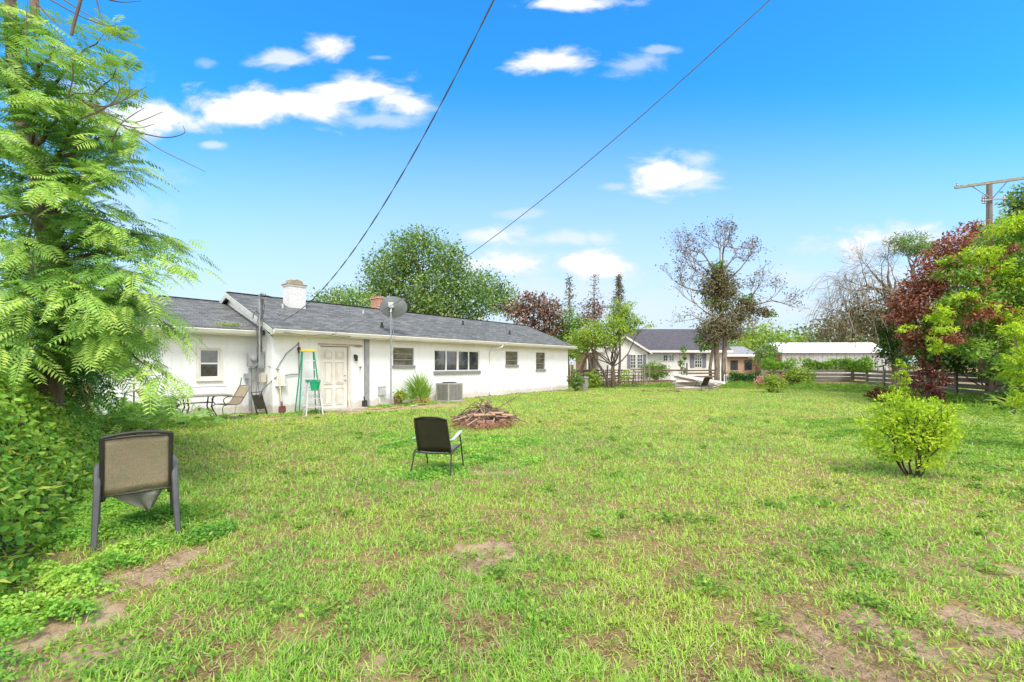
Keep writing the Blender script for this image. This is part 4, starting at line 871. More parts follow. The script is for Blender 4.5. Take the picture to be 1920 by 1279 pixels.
shrub('yellow_shrub', 'yellow tinged bushy shrub at the right end of the fence planks', 1500, 726, 54, 42, G_YEL, .13)
o = shrub('crape_myrtle', 'low bush with pink flower heads in front of the picket fence', 1446, 736, 56, 36, G_YEL, .11)
for px, py in ((1427,711),(1463,706),(1421,716)):
    p = at(px, py, o.location.y)-o.location; n2 = 90; cards('flower', np.array([tuple(p)]*n2)+rng.normal(size=(n2,3))*.09, rng.normal(size=(n2,3)), .07, .06, leafmat('pink_petal', [(0,(.55,.16,.20)),(1,(.75,.36,.38))], .2), parent=o)
shrub('climbing_vine', 'green vine column climbing a post left of the pink bush', 1446, 718, 36, 62, G_MID, .13, blobs=((0,0,.8,.35,.2),(-.1,0,.55,.6,.25),(.2,0,.3,.8,.3),(-.5,0,.2,.6,.2)))
o = shrub('flowering_stalk', 'tall thin leafy plant with red blossoms before the white house wall', 1281, 716, 26, 68, G_MID, .11, blobs=((0,0,.9,.5,.1),(.2,0,.72,.4,.1),(-.3,0,.5,.5,.12),(.1,0,.3,.5,.14)))
cards('flower', np.array([(0,-.1,2.35)]*40)+rng.normal(size=(40,3))*np.array([.3,.2,.1]), rng.normal(size=(40,3)), .09, .06, G_RED, parent=o)
shrub('maroon_shrub', 'dark maroon leafed shrub standing before the plank fence', 1740, 760, 84, 84, G_REDD, .10, cov=2.2, blobs=((0,0,.8,.42,.16),(-.45,.1,.55,.42,.2),(.45,-.1,.62,.4,.2),(.1,-.3,.35,.5,.2),(-.3,-.1,.95,.22,.1),(.35,0,1.0,.2,.08),(-.7,0,.3,.25,.12),(.6,0,.25,.3,.14)))
shrub('maroon_shrub', 'low sprawling maroon shrub at the edge of the lawn', 1658, 754, 66, 28, G_REDD, .09)
shrub('lime_sapling', 'upright lime green sapling in front of the maroon shrub', 1688, 764, 34, 92, G_LIME, .10, blobs=((0,0,.85,.5,.12),(.2,0,.62,.7,.16),(-.2,0,.4,.8,.16),(.2,0,.25,.6,.14)))
shrub('corner_shrub', 'grey green weeds beside the trash can at the house corner', 1080, 734, 34, 40, G_OAK, .11)
shrub('corner_shrub', 'straggly yellowish shrub behind the trash can', 1112, 728, 40, 34, G_YEL, .10)
shrub('small_bush', 'dark little bush on the lawn edge below the right trees', 1880, 770, 60, 40, G_DARK, .08)
o = empty('agave', (*gnd(1900,778).xy, 0), 0, 'pale spiky plant at the right edge', 'plant')
a = np.array([i*.45 for i in range(26)]); cards('leaf', np.zeros((26,3))+np.array([0,0,.25]), np.column_stack([np.cos(a),np.sin(a),.2+.7*rng.random(26)]), .75, .07, G_YEL, T_BLADE, parent=o); mb = MB(); mb.tube([(0,0,0),(0,0,.3)], .05, 8); mb.build('stem', m_bark, o)
def weeds(label, quad, n_, hmax, leaf, mat, name='weed_patch', tmpl=T_ROUND, asp=.8, flat=.8):
    """quad: list of ellipses (x,y,rx,ry) on the ground"""
    P = []
    for (x, y, rx, ry) in quad:
        m_ = int(n_*rx*ry*3.14); d = rng.random(m_)**.5; a = rng.random(m_)*6.283; px_ = x+rx*d*np.cos(a); py_ = y+ry*d*np.sin(a)
        w = fbm(px_*3.3, py_*3.3, 3); h = hmax*np.clip((w-.28)*2.2, .05, 1)*(1-d**3*.8); keep = rng.random(m_) < np.clip((w-.25)*3.2, .05, 1)
        P.append(np.column_stack([px_, py_, .01+h*rng.random(m_)**.6])[keep])
    P = np.concatenate(P); P = P[~in_house(P[:,0], P[:,1], .0)]; n2 = len(P)
    D = rng.normal(size=(n2,3))*np.array([1,1,.5]); o = cards(name, P, D, leaf*(.5+rng.random(n2)), leaf*asp, mat, tmpl, np.clip(vn(P[:,0]*3,P[:,1]*3)*.7+rng.random(n2)*.35,0,1), None, rng.normal(size=(n2,3))*.5+np.array([0,0,1.2*flat]))
    return tag(o, label, 'weeds', kind='stuff')
T_TALL = T_BLADE
o = weeds('tall green grass along the back fence', [(6,30.5,5,.8),(13,30.3,4.5,1.4),(17,29.5,4,2.2),(21,27.5,3.6,3.2),(20,22,2.2,4.5),(17.5,17.5,2.6,3.4),(16,13,3,2.5)], 130, .5, .22, G_MID, tmpl=T_BLADE, asp=.12, flat=0)
# ================================================================== LEFT TREE
m_l1 = leafmat('fern_leaf', [(0,(.05,.15,.03)),(.35,(.17,.36,.07)),(.7,(.31,.51,.10)),(1,(.48,.62,.13))], .3)
def fronds(name, P, D, L, m, parent, rnd, J=9, lw=.27, ll=.33, drp=.4):
    n_ = len(P); D = unit(D); up = np.array([0,0,1.]); S = unit(np.cross(D, up)+1e-4); Nn = unit(np.cross(S, D))
    roll = rng.normal(size=n_)*.5; S = unit(S*np.cos(roll)[:,None]+Nn*np.sin(roll)[:,None]); Vs = []; Rn = []
    t = (np.arange(J)+1.0)/(J+.3)
    for side in (-1, 1):
        for tj in t:
            c = P+D*(L*tj)[:,None]+np.array([0,0,-1.])*(L*drp*tj*tj)[:,None]
            tan = unit(D+np.array([0,0,-1.])*(2*drp*tj)); d = unit(S*side+tan*.45+np.array([0,0,-.18])+rng.normal(size=(n_,3))*.08); ln = L*ll*(1-.55*abs(tj-.42)*1.6)*(.9+.2*rng.random(n_)); w = ln*lw
            nn = unit(np.cross(d, tan)); s2 = unit(np.cross(nn, d))
            q = np.stack([c, c+d*(ln*.45)[:,None]+s2*w[:,None]*.5, c+d*ln[:,None]-np.array([0,0,.12])*ln[:,None], c+d*(ln*.45)[:,None]-s2*w[:,None]*.5], 1)
            Vs.append(q); Rn.append(np.clip(rnd+rng.normal(size=n_)*.05, 0, 1))
    # rachis
    w = L*.012; p1 = P+D*(L*.5)[:,None]-np.array([0,0,1.])*(L*drp*.25)[:,None]; p2 = P+D*L[:,None]-np.array([0,0,1.])*(L*drp)[:,None]
    for a, b in ((P, p1), (p1, p2)): Vs.append(np.stack([a-S*w[:,None], a+S*w[:,None], b+S*w[:,None]*.6, b-S*w[:,None]*.6], 1)); Rn.append(rnd*0+.6)
    V = np.concatenate(Vs).reshape(-1,3); return npmesh(name, V, np.arange(len(V)), 4, m, np.concatenate(Rn), parent)
LT = Vector((-6.35, 6.1, 0)); lt_ = empty('feather_leaf_tree', LT, 0, 'big tree with feathery green leaves at the left edge', 'tree')
def relL(px, py, Y): p = at(px, py, Y); return p-LT
mb = MB(); trunk_pts = [Vector((-.05,0,-.1)), relL(100,640,6.1), relL(120,520,6.1), relL(88,430,6.15), relL(78,340,6.2), relL(40,220,6.3), relL(20,60,6.4), relL(20,-60,6.4)]
mb.tube(trunk_pts, [.15,.12,.13,.14,.12,.10,.07,.05], 10)
random.seed(11)
BR = [(60,400,222,128,5.4),(40,250,205,60,5.8),(78,340,215,190,6.3),(90,380,262,322,5.6),(88,330,240,255,5.2),(90,420,245,280,6.6),(110,470,318,446,5.9),(110,500,358,500,5.3),(100,480,310,455,6.6),(115,540,290,525,4.9),(115,560,345,622,5.2),(110,600,312,712,5.1),(110,600,262,650,5.8),(110,600,240,690,6.4),(110,610,215,670,6.0),(110,590,290,625,6.6),
      (100,560,215,600,5.0),(90,480,210,440,5.1),(80,400,190,330,5.2),(60,300,140,200,5.2),(40,200,120,90,5.0),(20,100,60,40,5.5),(30,200,-20,120,5.0),(60,330,0,260,4.9),(70,400,-30,380,5.0),(90,480,20,470,5.0),(100,560,40,560,5.0),(100,600,-10,620,5.2),
      (100,520,160,560,4.8),(80,380,110,360,4.9),(60,280,70,190,5.0),(100,580,180,640,5.0),(115,520,230,540,5.6),(70,350,170,250,6.8),(100,450,200,400,5.7),(60,300,-80,250,6.0),(70,400,-120,470,6.4),(30,160,-90,60,6.0),(90,500,-60,560,6.8),(100,420,160,420,7.4),(105,560,255,575,7.0),(90,620,40,680,4.9)]
FP = []; FD = []; FR = []; FL = []
for (x0, y0, x1, y1, Y) in BR:
    x1 -= 16 if x1 > 240 else 0
    a = relL(x0, y0, 6.15); b = relL(x1, y1, Y); d = b-a; L = d.length
    ctrl = a.lerp(b, .5)+Vector((0,0,.16*L)); pts = []
    for i in range(13):
        t = i/12; pts.append(a*(1-t)**2+ctrl*2*t*(1-t)+b*t*t+Vector((math.sin(i*1.7+x1),math.cos(i*2.1+y1),0))*.02)
    mb.tube(pts, [max(.004, (.018+.007*L)*(1-i/13)) for i in range(13)], 5)
    seq = [(i, j) for i in range(3, 13) for j in range(6 if i < 11 else 8)]
    for (i, j) in seq:
        t = i/12; tan = (pts[min(i+1,12)]-pts[i-1]).normalized(); sd_ = Vector((tan.y,-tan.x,0)).normalized(); s_ = 1 if j % 2 else -1
        dd = tan*random.uniform(.3,1.0)+sd_*s_*random.uniform(.3,1)+Vector((0,0,random.uniform(-.15,.4)))
        if i == 12: dd = tan+sd_*random.uniform(-.6,.6)+Vector((0,0,.1))
        FP.append(tuple(pts[i]+Vector((random.gauss(0,.09),random.gauss(0,.09),random.gauss(0,.08))))); FD.append(tuple(dd)); FL.append(random.uniform(.22,.38))
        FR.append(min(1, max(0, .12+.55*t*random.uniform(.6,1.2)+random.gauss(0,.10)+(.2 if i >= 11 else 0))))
mb.build('trunk', m_bark, lt_)
FP, FD, FL, FR = map(np.array, (FP, FD, FL, FR))
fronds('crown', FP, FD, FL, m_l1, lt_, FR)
# inner darker foliage around the trunk
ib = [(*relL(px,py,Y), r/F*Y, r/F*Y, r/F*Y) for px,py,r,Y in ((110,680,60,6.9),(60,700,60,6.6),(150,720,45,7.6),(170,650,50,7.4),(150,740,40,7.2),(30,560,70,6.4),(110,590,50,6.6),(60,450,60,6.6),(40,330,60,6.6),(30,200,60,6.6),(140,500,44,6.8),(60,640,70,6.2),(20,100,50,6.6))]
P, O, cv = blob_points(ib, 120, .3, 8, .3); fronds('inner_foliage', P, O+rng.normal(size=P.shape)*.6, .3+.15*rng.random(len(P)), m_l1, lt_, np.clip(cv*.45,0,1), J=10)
mb = MB()
for k_ in range(16):
    a = relL(random.uniform(60,120), random.uniform(330,560), 6.0); mb.tube([a, a+Vector((random.gauss(0,.05),-.05,-.3)), a+Vector((random.gauss(0,.1),-.08,-.75))], .008, 4)
mb.build('aerial_root', m_twig, lt_)
# bare arching twigs of the same tree
Y = 5.0
for pts in (((128,182),(137,140),(130,90),(98,50)),((128,182),(150,175),(215,183)),((150,190),(180,200),(225,192),(275,162)),((155,190),(220,230),(300,280),(350,305),(385,322)),((205,215),(250,230),(305,210)),((230,235),(260,240),(288,233)),((255,248),(310,258),(345,250),(343,235)),((208,270),(225,235),(250,215),(270,203)),
            ((95,0),(150,30),(200,48),(220,46)),((120,0),(160,25),(195,45)),((65,0),(100,40),(135,62)),((134,66),(142,30),(155,0)),((50,110),(48,60),(52,0)),((150,222),(190,208),(220,180),(224,145)),((155,188),(200,200),(240,180),(243,148)),((205,0),(230,4),(265,2)),((180,-5),(186,20),(192,42)),((155,222),(190,205),(222,190))):
    q3 = [relL(x, y, Y+.001*x) for x, y in pts]; q3 = [q3[0]*2-q3[1]]+q3+[q3[-1]*2-q3[-2]]; sm = []
    for i in range(1, len(q3)-2):
        for k_ in range(5):
            t = k_/5; a, b, c, d = q3[i-1], q3[i], q3[i+1], q3[i+2]; sm.append(.5*((2*b)+(c-a)*t+(2*a-5*b+4*c-d)*t*t+(3*b-a-3*c+d)*t**3))
    sm.append(q3[-2]); mb = MB(); mb.tube(sm, [.009*(1-.75*i/len(sm)) for i in range(len(sm))], 5); mb.build('bare_twig', m_twig, lt_)
mb = MB(); mb.tube([relL(134,66,5), relL(137,50,5), relL(150,5,5), relL(154,-20,5)], .016, 6); mb.build('bare_twig', m_twig, lt_); mb = MB(); mb.tube([relL(68,60,6), relL(64,0,6), relL(62,-20,6)], .05, 6)
mb.build('bare_twig', m_twig, lt_)
# ================================================================== LEFT THICKET
def hthick(x, y):
    # front edge line from (-3.75,3.1) to (-5.2,6.6)
    ex = -3.45 - .74*(y-3.1); d = (ex - x)*.905; d2 = y-2.0
    d = np.minimum(d, d2*.9); d = np.minimum(d, (8.2-y)*1.2)
    n_ = fbm(x*1.3, y*1.3, 3); h = 2.5*(1-np.exp(-np.clip(d, 0, 9)*1.15))*(.72+.5*n_)*np.clip(1.3-(y-3.5)*.16, .35, 1)
    return np.where(d > 0, h, -1)
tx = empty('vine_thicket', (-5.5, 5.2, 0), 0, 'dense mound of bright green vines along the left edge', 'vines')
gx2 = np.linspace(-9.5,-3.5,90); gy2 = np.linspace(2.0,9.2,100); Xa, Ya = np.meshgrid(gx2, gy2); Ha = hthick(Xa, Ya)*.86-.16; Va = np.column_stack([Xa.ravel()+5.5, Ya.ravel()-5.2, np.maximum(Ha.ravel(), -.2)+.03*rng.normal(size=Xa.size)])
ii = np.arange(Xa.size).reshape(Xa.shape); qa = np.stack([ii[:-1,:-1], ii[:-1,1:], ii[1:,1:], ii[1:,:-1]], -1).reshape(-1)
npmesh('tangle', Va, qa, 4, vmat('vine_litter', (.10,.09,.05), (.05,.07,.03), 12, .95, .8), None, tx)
nT = 120000; x = rng.uniform(-9.5,-3.3,nT); y = 2.2+7*rng.random(nT)**1.5; h = hthick(x, y); k = h > 0; x, y, h = x[k], y[k], h[k]
z = h - np.abs(rng.normal(size=len(x)))*.10; gap = fbm(x*2.6+7, y*2.6+z*3, 3); k = (gap > .36) | (rng.random(len(x)) < .35); x, y, z = x[k], y[k], z[k]; n2 = len(x)
x += rng.normal(size=n2)*.06
eps = .1; gxn = (hthick(x+eps,y)-hthick(x-eps,y))/(2*eps); gyn = (hthick(x,y+eps)-hthick(x,y-eps))/(2*eps); nr_ = np.column_stack([-np.clip(gxn,-3,3), -np.clip(gyn,-3,3), np.ones(n2)])
G_VINE = leafmat('vine_leaf', [(0,(.06,.19,.03)),(.35,(.20,.45,.07)),(.75,(.38,.62,.10)),(1,(.54,.70,.13))], .4)
cards('leaf', np.column_stack([x+5.5, y-5.2, z]), rng.normal(size=(n2,3))*np.array([1,1,.5])-np.array([0,0,.3]), .028+.04*rng.random(n2), .042, G_VINE, T_ROUND, np.clip(vn(x*1.7,y*1.7+z)*.55+rng.random(n2)*.5,0,1), tx, unit(nr_)*1.2+rng.normal(size=(n2,3))*.4)
k = rng.random(n2) < np.clip((vn(x*.9+30, y*.9)-.45)*1.2, 0, .35); m2 = int(k.sum())
cards('narrow_leaf', np.column_stack([x[k]+5.5, y[k]-5.2, z[k]+.05+.07*rng.random(m2)]), rng.normal(size=(m2,3))*np.array([1,1,.6])+np.array([.2,-.2,.1]), .06+.06*rng.random(m2), .022, G_YEL, T_LEAF, rng.random(m2), tx)
for i in range(70):
    xx = rng.uniform(-5.4,-3.7); yy_ = rng.uniform(2.6,6.5); hh = float(hthick(np.array([xx]), np.array([yy_]))[0])
    if hh < .15: continue
    p = Vector((xx+5.5, yy_-5.2, hh-.08)); d = Vector((random.gauss(.1,.3), random.gauss(-.1,.3), random.uniform(-.1,.5))).normalized()*random.uniform(.15,.4)
    mb = MB(); mb.tube([p, p+d*.5+Vector((0,0,.04)), p+d], [.004,.003,.002], 4); mb.build('runner', m_twig, tx)
# shoots behind the chair between thicket and house
o = shrub('feathery_shrub', 'mixed feathery green shrub behind the tan mesh chair', 225, 835, 120, 52, G_YEL, .07)
n2 = 260; fronds('feathery_leaf', rng.normal(size=(n2,3))*np.array([.5,.4,.12])+np.array([0,0,.45]), rng.normal(size=(n2,3))+np.array([0,0,.8]), .25+.15*rng.random(n2), m_l1, o, .2+.6*rng.random(n2), J=9)
o = empty('fern_clump', (*gnd(330,800).xy, 0), 0, 'low ferny seedlings in front of the patio table', 'plant')
n2 = 90; P = rng.normal(size=(n2,3))*np.array([.55,.3,.05])+np.array([0,0,.15]); fronds('leaf', P, rng.normal(size=(n2,3))+np.array([0,0,1.1]), .35+.2*rng.random(n2), m_l1, o, .3+.5*rng.random(n2), J=9)
o = empty('fern_clump', (*gnd(255,800).xy, 0), 0, 'taller ferny shoots left of the patio table', 'plant')
n2 = 110; P = rng.normal(size=(n2,3))*np.array([.6,.3,.12])+np.array([0,0,.35]); fronds('leaf', P, rng.normal(size=(n2,3))+np.array([0,0,1.0]), .35+.2*rng.random(n2), m_l1, o, .25+.5*rng.random(n2), J=9)
# ================================================================== LIME BUSH ON THE LAWN
bb0 = gnd(1712, 893); lb = empty('lime_bush', bb0, 0, 'bright lime green bush with dark stems standing alone on the lawn', 'shrub')
mb = MB(); random.seed(3); ends = []
for i in range(13):
    a = i*2.4; r = .06+.40*random.random(); e = Vector((math.cos(a)*r, math.sin(a)*r*.8, .68+.25*random.random())); pts = limb(mb, (math.cos(a)*.05,math.sin(a)*.05,-.03), e, .011, .005, seg=7, wob=.13, sides=6); ends.append(e)
    for j in range(4): limb(mb, pts[random.choice((3,4,5))], e+Vector((random.gauss(0,.16),random.gauss(0,.16),random.uniform(.0,.25))), .008, .003, seg=4, sides=4)
mb.build('stem', vmat('dark_stem', (.08,.05,.035), (.04,.03,.025), 8, .9), lb)
fb_ = [(-.46,0,.56,.2,.2,.12),(-.3,-.1,.80,.22,.2,.13),(-.05,.1,.98,.2,.2,.13),(.22,0,.86,.24,.22,.13),(.46,.1,.80,.18,.18,.1),(.12,-.2,.64,.26,.2,.16),(-.15,-.2,.60,.26,.2,.16),(.32,-.1,.52,.18,.2,.12),(-.22,.1,1.10,.12,.12,.07),(.33,.1,1.02,.11,.12,.07),(.68,.1,.94,.09,.1,.07),(-.64,.05,.74,.10,.1,.07),(-.55,0,.42,.12,.12,.07),(0,0,.48,.2,.2,.1),(-.3,-.1,.38,.13,.13,.06),(.5,0,.62,.14,.14,.08),(.05,-.1,.80,.24,.2,.14),(-.42,.1,.92,.10,.1,.07),(-.22,-.1,.32,.12,.12,.06),(.2,-.12,.36,.14,.12,.07),(-.45,0,.36,.1,.1,.06),(.42,0,.42,.1,.1,.06),(.02,-.15,.30,.12,.1,.06),(-.3,0,.24,.12,.1,.05),(.3,0,.28,.12,.1,.06),(-.1,-.2,.2,.1,.1,.05),(.12,-.18,.22,.1,.08,.05)]
fb_ += [(e.x*1.05, e.y*1.05, e.z+.03, .13, .13, .10) for e in ends]
foliage('foliage', fb_, 8200, .05, G_LIME, lb, sub=.32, subn=10, aspect=.42, droop=-.4, var=.55, cov=2.6)
# ================================================================== WEEDS
c1 = gnd(255, 985); weeds('leafy green weeds under and around the tan mesh chair', [(c1.x-.1,c1.y+.1,.55,.5),(c1.x-.5,c1.y-.45,.55,.25),(-3.9,3.05,.35,.2),(-3.05,2.75,.3,.13),(-3.2,3.2,.2,.15),(-3.4,2.35,.3,.1),(-2.75,2.3,.25,.08),(-4.6,5.0,.6,.9),(-3.1,3.45,.22,.1),(-2.95,3.05,.2,.1),(-3.7,3.3,.3,.15),(-2.95,2.55,.22,.1),(-2.75,2.75,.18,.07),(-3.3,2.6,.35,.08),(-2.9,4.1,.3,.3),(-2.6,2.15,.3,.1),(-3.15,3.75,.25,.2)], 6500, .12, .024, G_VINE)
o = weeds('tufts of long grass beside the tan mesh chair', [(c1.x+.35,c1.y+.35,.35,.3)], 900, .06, .22, G_MID, tmpl=T_BLADE, asp=.05, flat=-.6)
c2 = gnd(815, 890); weeds('leafy weeds round the dark mesh chair and the fire pit', [(c2.x-.2,c2.y+.1,.7,.45),(c2.x+.15,c2.y-.2,.5,.25),(-.9,7.6,.9,.8),(-.2,9.0,.9,.7),(-1.7,8.3,.8,1.0),(.1,7.2,.5,.4),(-2.2,9.6,.9,.7)], 1500, .07, .035, G_VINE)
weeds('leafy weeds scattered over the right side of the lawn', [(10,8,2,1.2),(7,4.5,1,.4),(8.5,9,2.5,1.6),(6.3,5.2,.7,.4),(5.2,3.6,.8,.3),(7.5,7,1.5,.8),(4.5,2.9,.5,.2),(2.6,3.3,.25,.15),(3.4,5,.3,.2),(9.8,11,2.8,1.8)], 900, .06, .035, G_MID)
wp = []
for s_, d_, r1, r2 in ((-1.0,.55,.5,.3),(-2.2,.5,.7,.35),(-3.3,.45,.8,.4),(.1,-.45,.5,.3),(.8,-.4,.6,.25),(1.3,-.75,.5,.25),(3.6,-.45,.6,.35),(4.3,-.5,.6,.4),(5.2,-.6,.7,.4),(6.2,-1.0,.6,.3)):
    p = H(s_, d_); wp.append((p.x, p.y, r1, r2))
weeds('low green weeds growing along the foot of the house wall', wp, 620, .13, .05, G_VINE)
wp = []
for i in range(24):
    p = H(7.6+i*.41, -.16); wp.append((p.x, p.y, .28, .14))
weeds('thin dark weeds at the foot of the far wall', wp, 260, .11, .05, G_DARK)
# ================================================================== WALL SIDE THINGS
def hobj(name, s, d, rz, label, cat, group=None): p = H(s, d); return empty(name, p, HA+rz, label, cat, group)
# fan palm
o = hobj('fan_palm', WS(768)-.05, -.55, 0, 'spiky green fan palm seedling left of the air conditioner', 'palm')
mb = MB(); mb.tube([(0,0,0),(0,0,.25)], .07, 8); mb.build('stem', m_bark, o)
n2 = 170; hub = []; D = []
for (hx_, hz_, tx_) in ((0,.35,-.1),(-.12,.25,-.6),(.15,.22,.7),(.02,.4,.1),(.2,.15,1.1)):
    for i in range(34):
        a = (i/33-.5)*R(150); D.append((math.sin(a+tx_*.6), random.gauss(-.05,.12), math.cos(a+tx_*.6))); hub.append((hx_,0,hz_))
D = np.array(D); nn2 = len(D); cards('leaf', np.array(hub), D, (.5+.45*np.clip(D[:,2],0,1))*(.85+.3*rng.random(nn2)), .045, G_MID, T_BLADE, np.clip(.4+.3*rng.random(nn2),0,1), o, np.array([(0,-1,.2)]*nn2)+rng.normal(size=(nn2,3))*.25)
n2 = 50; cards('dry_leaf', np.zeros((n2,3))+np.array([.1,-.1,.15]), rng.normal(size=(n2,3))*np.array([1,.6,.3])+np.array([.2,-.3,0]), .5, .03, leafmat('yellow_leaf', [(0,(.45,.33,.10)),(1,(.60,.50,.20))]), T_BLADE, parent=o)
# air conditioner
o = hobj('air_conditioner', WS(820), -.75, R(-2), 'grey louvred air conditioner unit standing beside the long wall', 'air conditioner')
m_ac = vmat('ac_case', (.40,.39,.36), (.34,.33,.30), 5, .5)
mb = MB(); mb.box(-.36,.36,-.36,.36,.08,.74); body = mb.build('coil', vmat('coil', (.10,.10,.095), (.06,.06,.06), 10, .8), o, bevel=.04)
mb = MB(); mb.box(-.40,.40,-.40,.40,.04,.10); mb.box(-.40,.40,-.40,.40,.73,.79); 
for sx_ in (-1,1):
    for sy_ in (-1,1): mb.box(sx_*.37-.03,sx_*.37+.03,sy_*.37-.03,sy_*.37+.03,.101,.729)
mb.build('case', m_ac, o, bevel=.008)
mb = MB()
for i in range(15):
    z = .13+i*.041; mb.box(-.34,.34,-.392,-.375,z,z+.017); mb.box(-.392,-.375,-.34,.34,z,z+.017); mb.box(.375,.392,-.34,.34,z,z+.017)
for i in range(1,9):
    x = -.36+.72*i/9; mb.box(x-.007,x+.007,-.385,-.374,.101,.729); mb.box(-.385,-.374,x-.007,x+.007,.101,.729)
mb.build('louvre', m_ac, o)
mb = MB(); mb.lathe([(.30,.791),(.31,.81),(.28,.825),(.10,.83),(0,.83)], 24); mb.build('fan_guard', m_dark, o, True)
mb = MB(); mb.box(-.5,.5,-.5,.5,0,.039); mb.build('pad', vmat('concrete_pad', (.42,.38,.32), (.34,.3,.25), 5, .95), o)
# flower pot
o = hobj('planter', WS(734), -.42, 0, 'brown pot of yellowing weeds at the satellite dish pole', 'plant pot')
mb = MB(); mb.lathe([(0,0),(.13,0),(.17,.3),(.19,.3),(.19,.34),(.15,.34),(.14,.28),(0,.28)], 18); mb.build('pot', vmat('terracotta', (.26,.13,.10), (.16,.09,.08), 6, .8), o, True)
n2 = 420; cards('foliage', rng.normal(size=(n2,3))*np.array([.10,.10,.10])+np.array([.05,-.06,.36]), rng.normal(size=(n2,3)), .11, .06, G_YEL, parent=o)
# satellite dish on its pole
dp = at(733, 750, 16.5); o = empty('satellite_dish', (dp.x, 16.5, 0), 0, 'large grey satellite dish on a tall pole in front of the roof', 'satellite dish')
zc = at(736, 572, 16.5).z
mb = MB(); mb.tube([(0,0,0),(0,0,zc-.05)], [.027,.027], 10); mb.tube([(.04,0,1.9),(.16,0,2.5),(.08,-.03,zc-.9),(.03,-.05,zc-.3)], .01, 5); mb.build('pole', m_grey, o, True)
mb = MB(); dm = Matrix.Translation((.06,.12,zc)) @ Matrix.Rotation(R(12),4,'Z') @ Matrix.Rotation(R(-104),4,'X') @ Matrix.Scale(1.08,4,(1,0,0)) @ Matrix.Scale(.92,4,(0,1,0))
prof = [(r_*.47, .16*(r_**2)) for r_ in (0.001,.2,.4,.6,.8,.95,1.0)]; prof += [(.47*.985,.175)] + [(r_*.47*.98, .16*(r_**2)+.012) for r_ in (.9,.6,.3,.001)]
mb.lathe(prof, 32, dm); mb.build('dish', vmat('dish_grey', (.15,.165,.16), (.115,.13,.125), 3, .75, spec=.1), o, True)
mb = MB(); mb.box(-.09,.09,-.05,.12,zc-.1,zc+.1); mb.bar((0,-.03,zc-.28),(.02,.05,zc),.05,.05); mb.build('bracket', m_lgrey, o, bevel=.01)
# step ladders
def ladder(o, h, wb, wt, db, steps, mr, ms, cap, rw=.03, rd=.075):
    for s_ in (-1,1):
        mb = MB(); mb.bar((s_*wb,-db,0),(s_*wt,-.04,h),rw,rd); mb.build('front_rail', mr, o)
        mb = MB(); mb.bar((s_*wb*.95,db,0),(s_*wt,.05,h),rw,rd*.6); mb.build('rear_rail', mr, o)
    for i in range(steps):
        t = (i+1)/(steps+1); z = h*t; w = wb+(wt-wb)*t-.02; y = -db+(db-.04)*t; mb = MB(); mb.box(-w,w,y-.04,y+.04,z-.012,z+.012); mb.build('step', ms, o)
        if i % 2: mb = MB(); yb = db-(db-.05)*t; mb.box(-w*.95,w*.95,yb-.012,yb+.012,z-.01,z+.01); mb.build('spreader', ms, o)
    mb = MB(); mb.box(-wt-.05,wt+.05,-.1,.12,h,h+.07); mb.build('top_cap', cap, o, bevel=.012)
m_green = vmat('green_fibreglass', (.03,.30,.18), (.02,.22,.13), 4, .5); m_al2 = vmat('white_aluminium', (.68,.70,.70), (.58,.6,.6), 4, .4, metal=.2); m_yel = vmat('yellow_plastic', (.75,.52,.05), (.62,.42,.04), 4, .5)
o = hobj('green_stepladder', WS(577, -.5), -.52, R(-14), 'tall green stepladder with a yellow top beside the door', 'ladder'); ladder(o, 1.96, .33, .17, .36, 6, m_green, m_al2, m_yel)
o = hobj('white_stepladder', WS(586, -.95), -.98, R(-14), 'short white stepladder standing in front of the green one', 'ladder'); ladder(o, 1.02, .24, .15, .2, 3, m_al2, m_al2, m_green, .028, .06)
o2 = hobj('green_bucket', WS(586, -.95), -1.0, R(-14), 'bright green bucket hung on the short white stepladder', 'bucket'); o2.location.z = .78
mb = MB(); mb.lathe([(0,0),(.11,0),(.15,.24),(.16,.24),(.16,.26),(.14,.25),(.10,.02),(0,.02)], 16, Matrix.Translation((0,-.2,0))); mb.build('pail', vmat('green_plastic', (.02,.42,.20), (.015,.34,.16), 4, .4), o2, True)
mb = MB(); mb.tube([(-.15,-.2,.24),(-.1,-.16,.30),(0,-.12,.32),(.1,-.16,.30),(.15,-.2,.24)], .006, 5); mb.build('handle', m_grey, o2)
# tools
m_handle = vmat('pale_handle', (.66,.62,.42), (.55,.50,.33), 6, .6); m_rustd = vmat('rusty_blade', (.20,.08,.06), (.12,.06,.05), 8, .8)
def shovel(o, L, mh, mblade, grip=None, lean=.22):
    top = Vector((0,lean,L)); bot = Vector((0,0,.3)); mb = MB(); mb.tube([bot, top], .019, 8); mb.build('handle', mh, o, True)
    mb = MB(); mb.tube([top+Vector((0,0,-.12)), top], .026, 8)
    if grip: mb.tube([top+Vector((-.06,0,.02)), top+Vector((.06,0,.02))], .017, 6)
    mb.build('grip', m_dark, o, True)
    mb = MB(); pr = [(-.10,.28),(.10,.28),(.115,.12),(.06,.02),(0,-.02),(-.06,.02),(-.115,.12)]
    mb.prism(pr, -.045, -.035, 'y'); mb.tube([(0,-.04,.26),(0,0,.42)], [.03,.022], 8); mb.build('blade', mblade, o)
o = hobj('shovel', WS(520), -.30, 0, 'shovel with pale handle and rusty blade leaning below the pale wall box', 'shovel'); shovel(o, 1.42, m_handle, m_rustd)
o = hobj('spade', WS(683,-.2)-.1, -.34, 0, 'white handled spade with black grip leaning on the grey downpipe', 'spade'); shovel(o, 1.45, m_frame, m_dark, True)
o = empty('broom', H(-.75,.42), HA+R(30), 'broom with green and white handle leaning on the wing wall', 'broom')
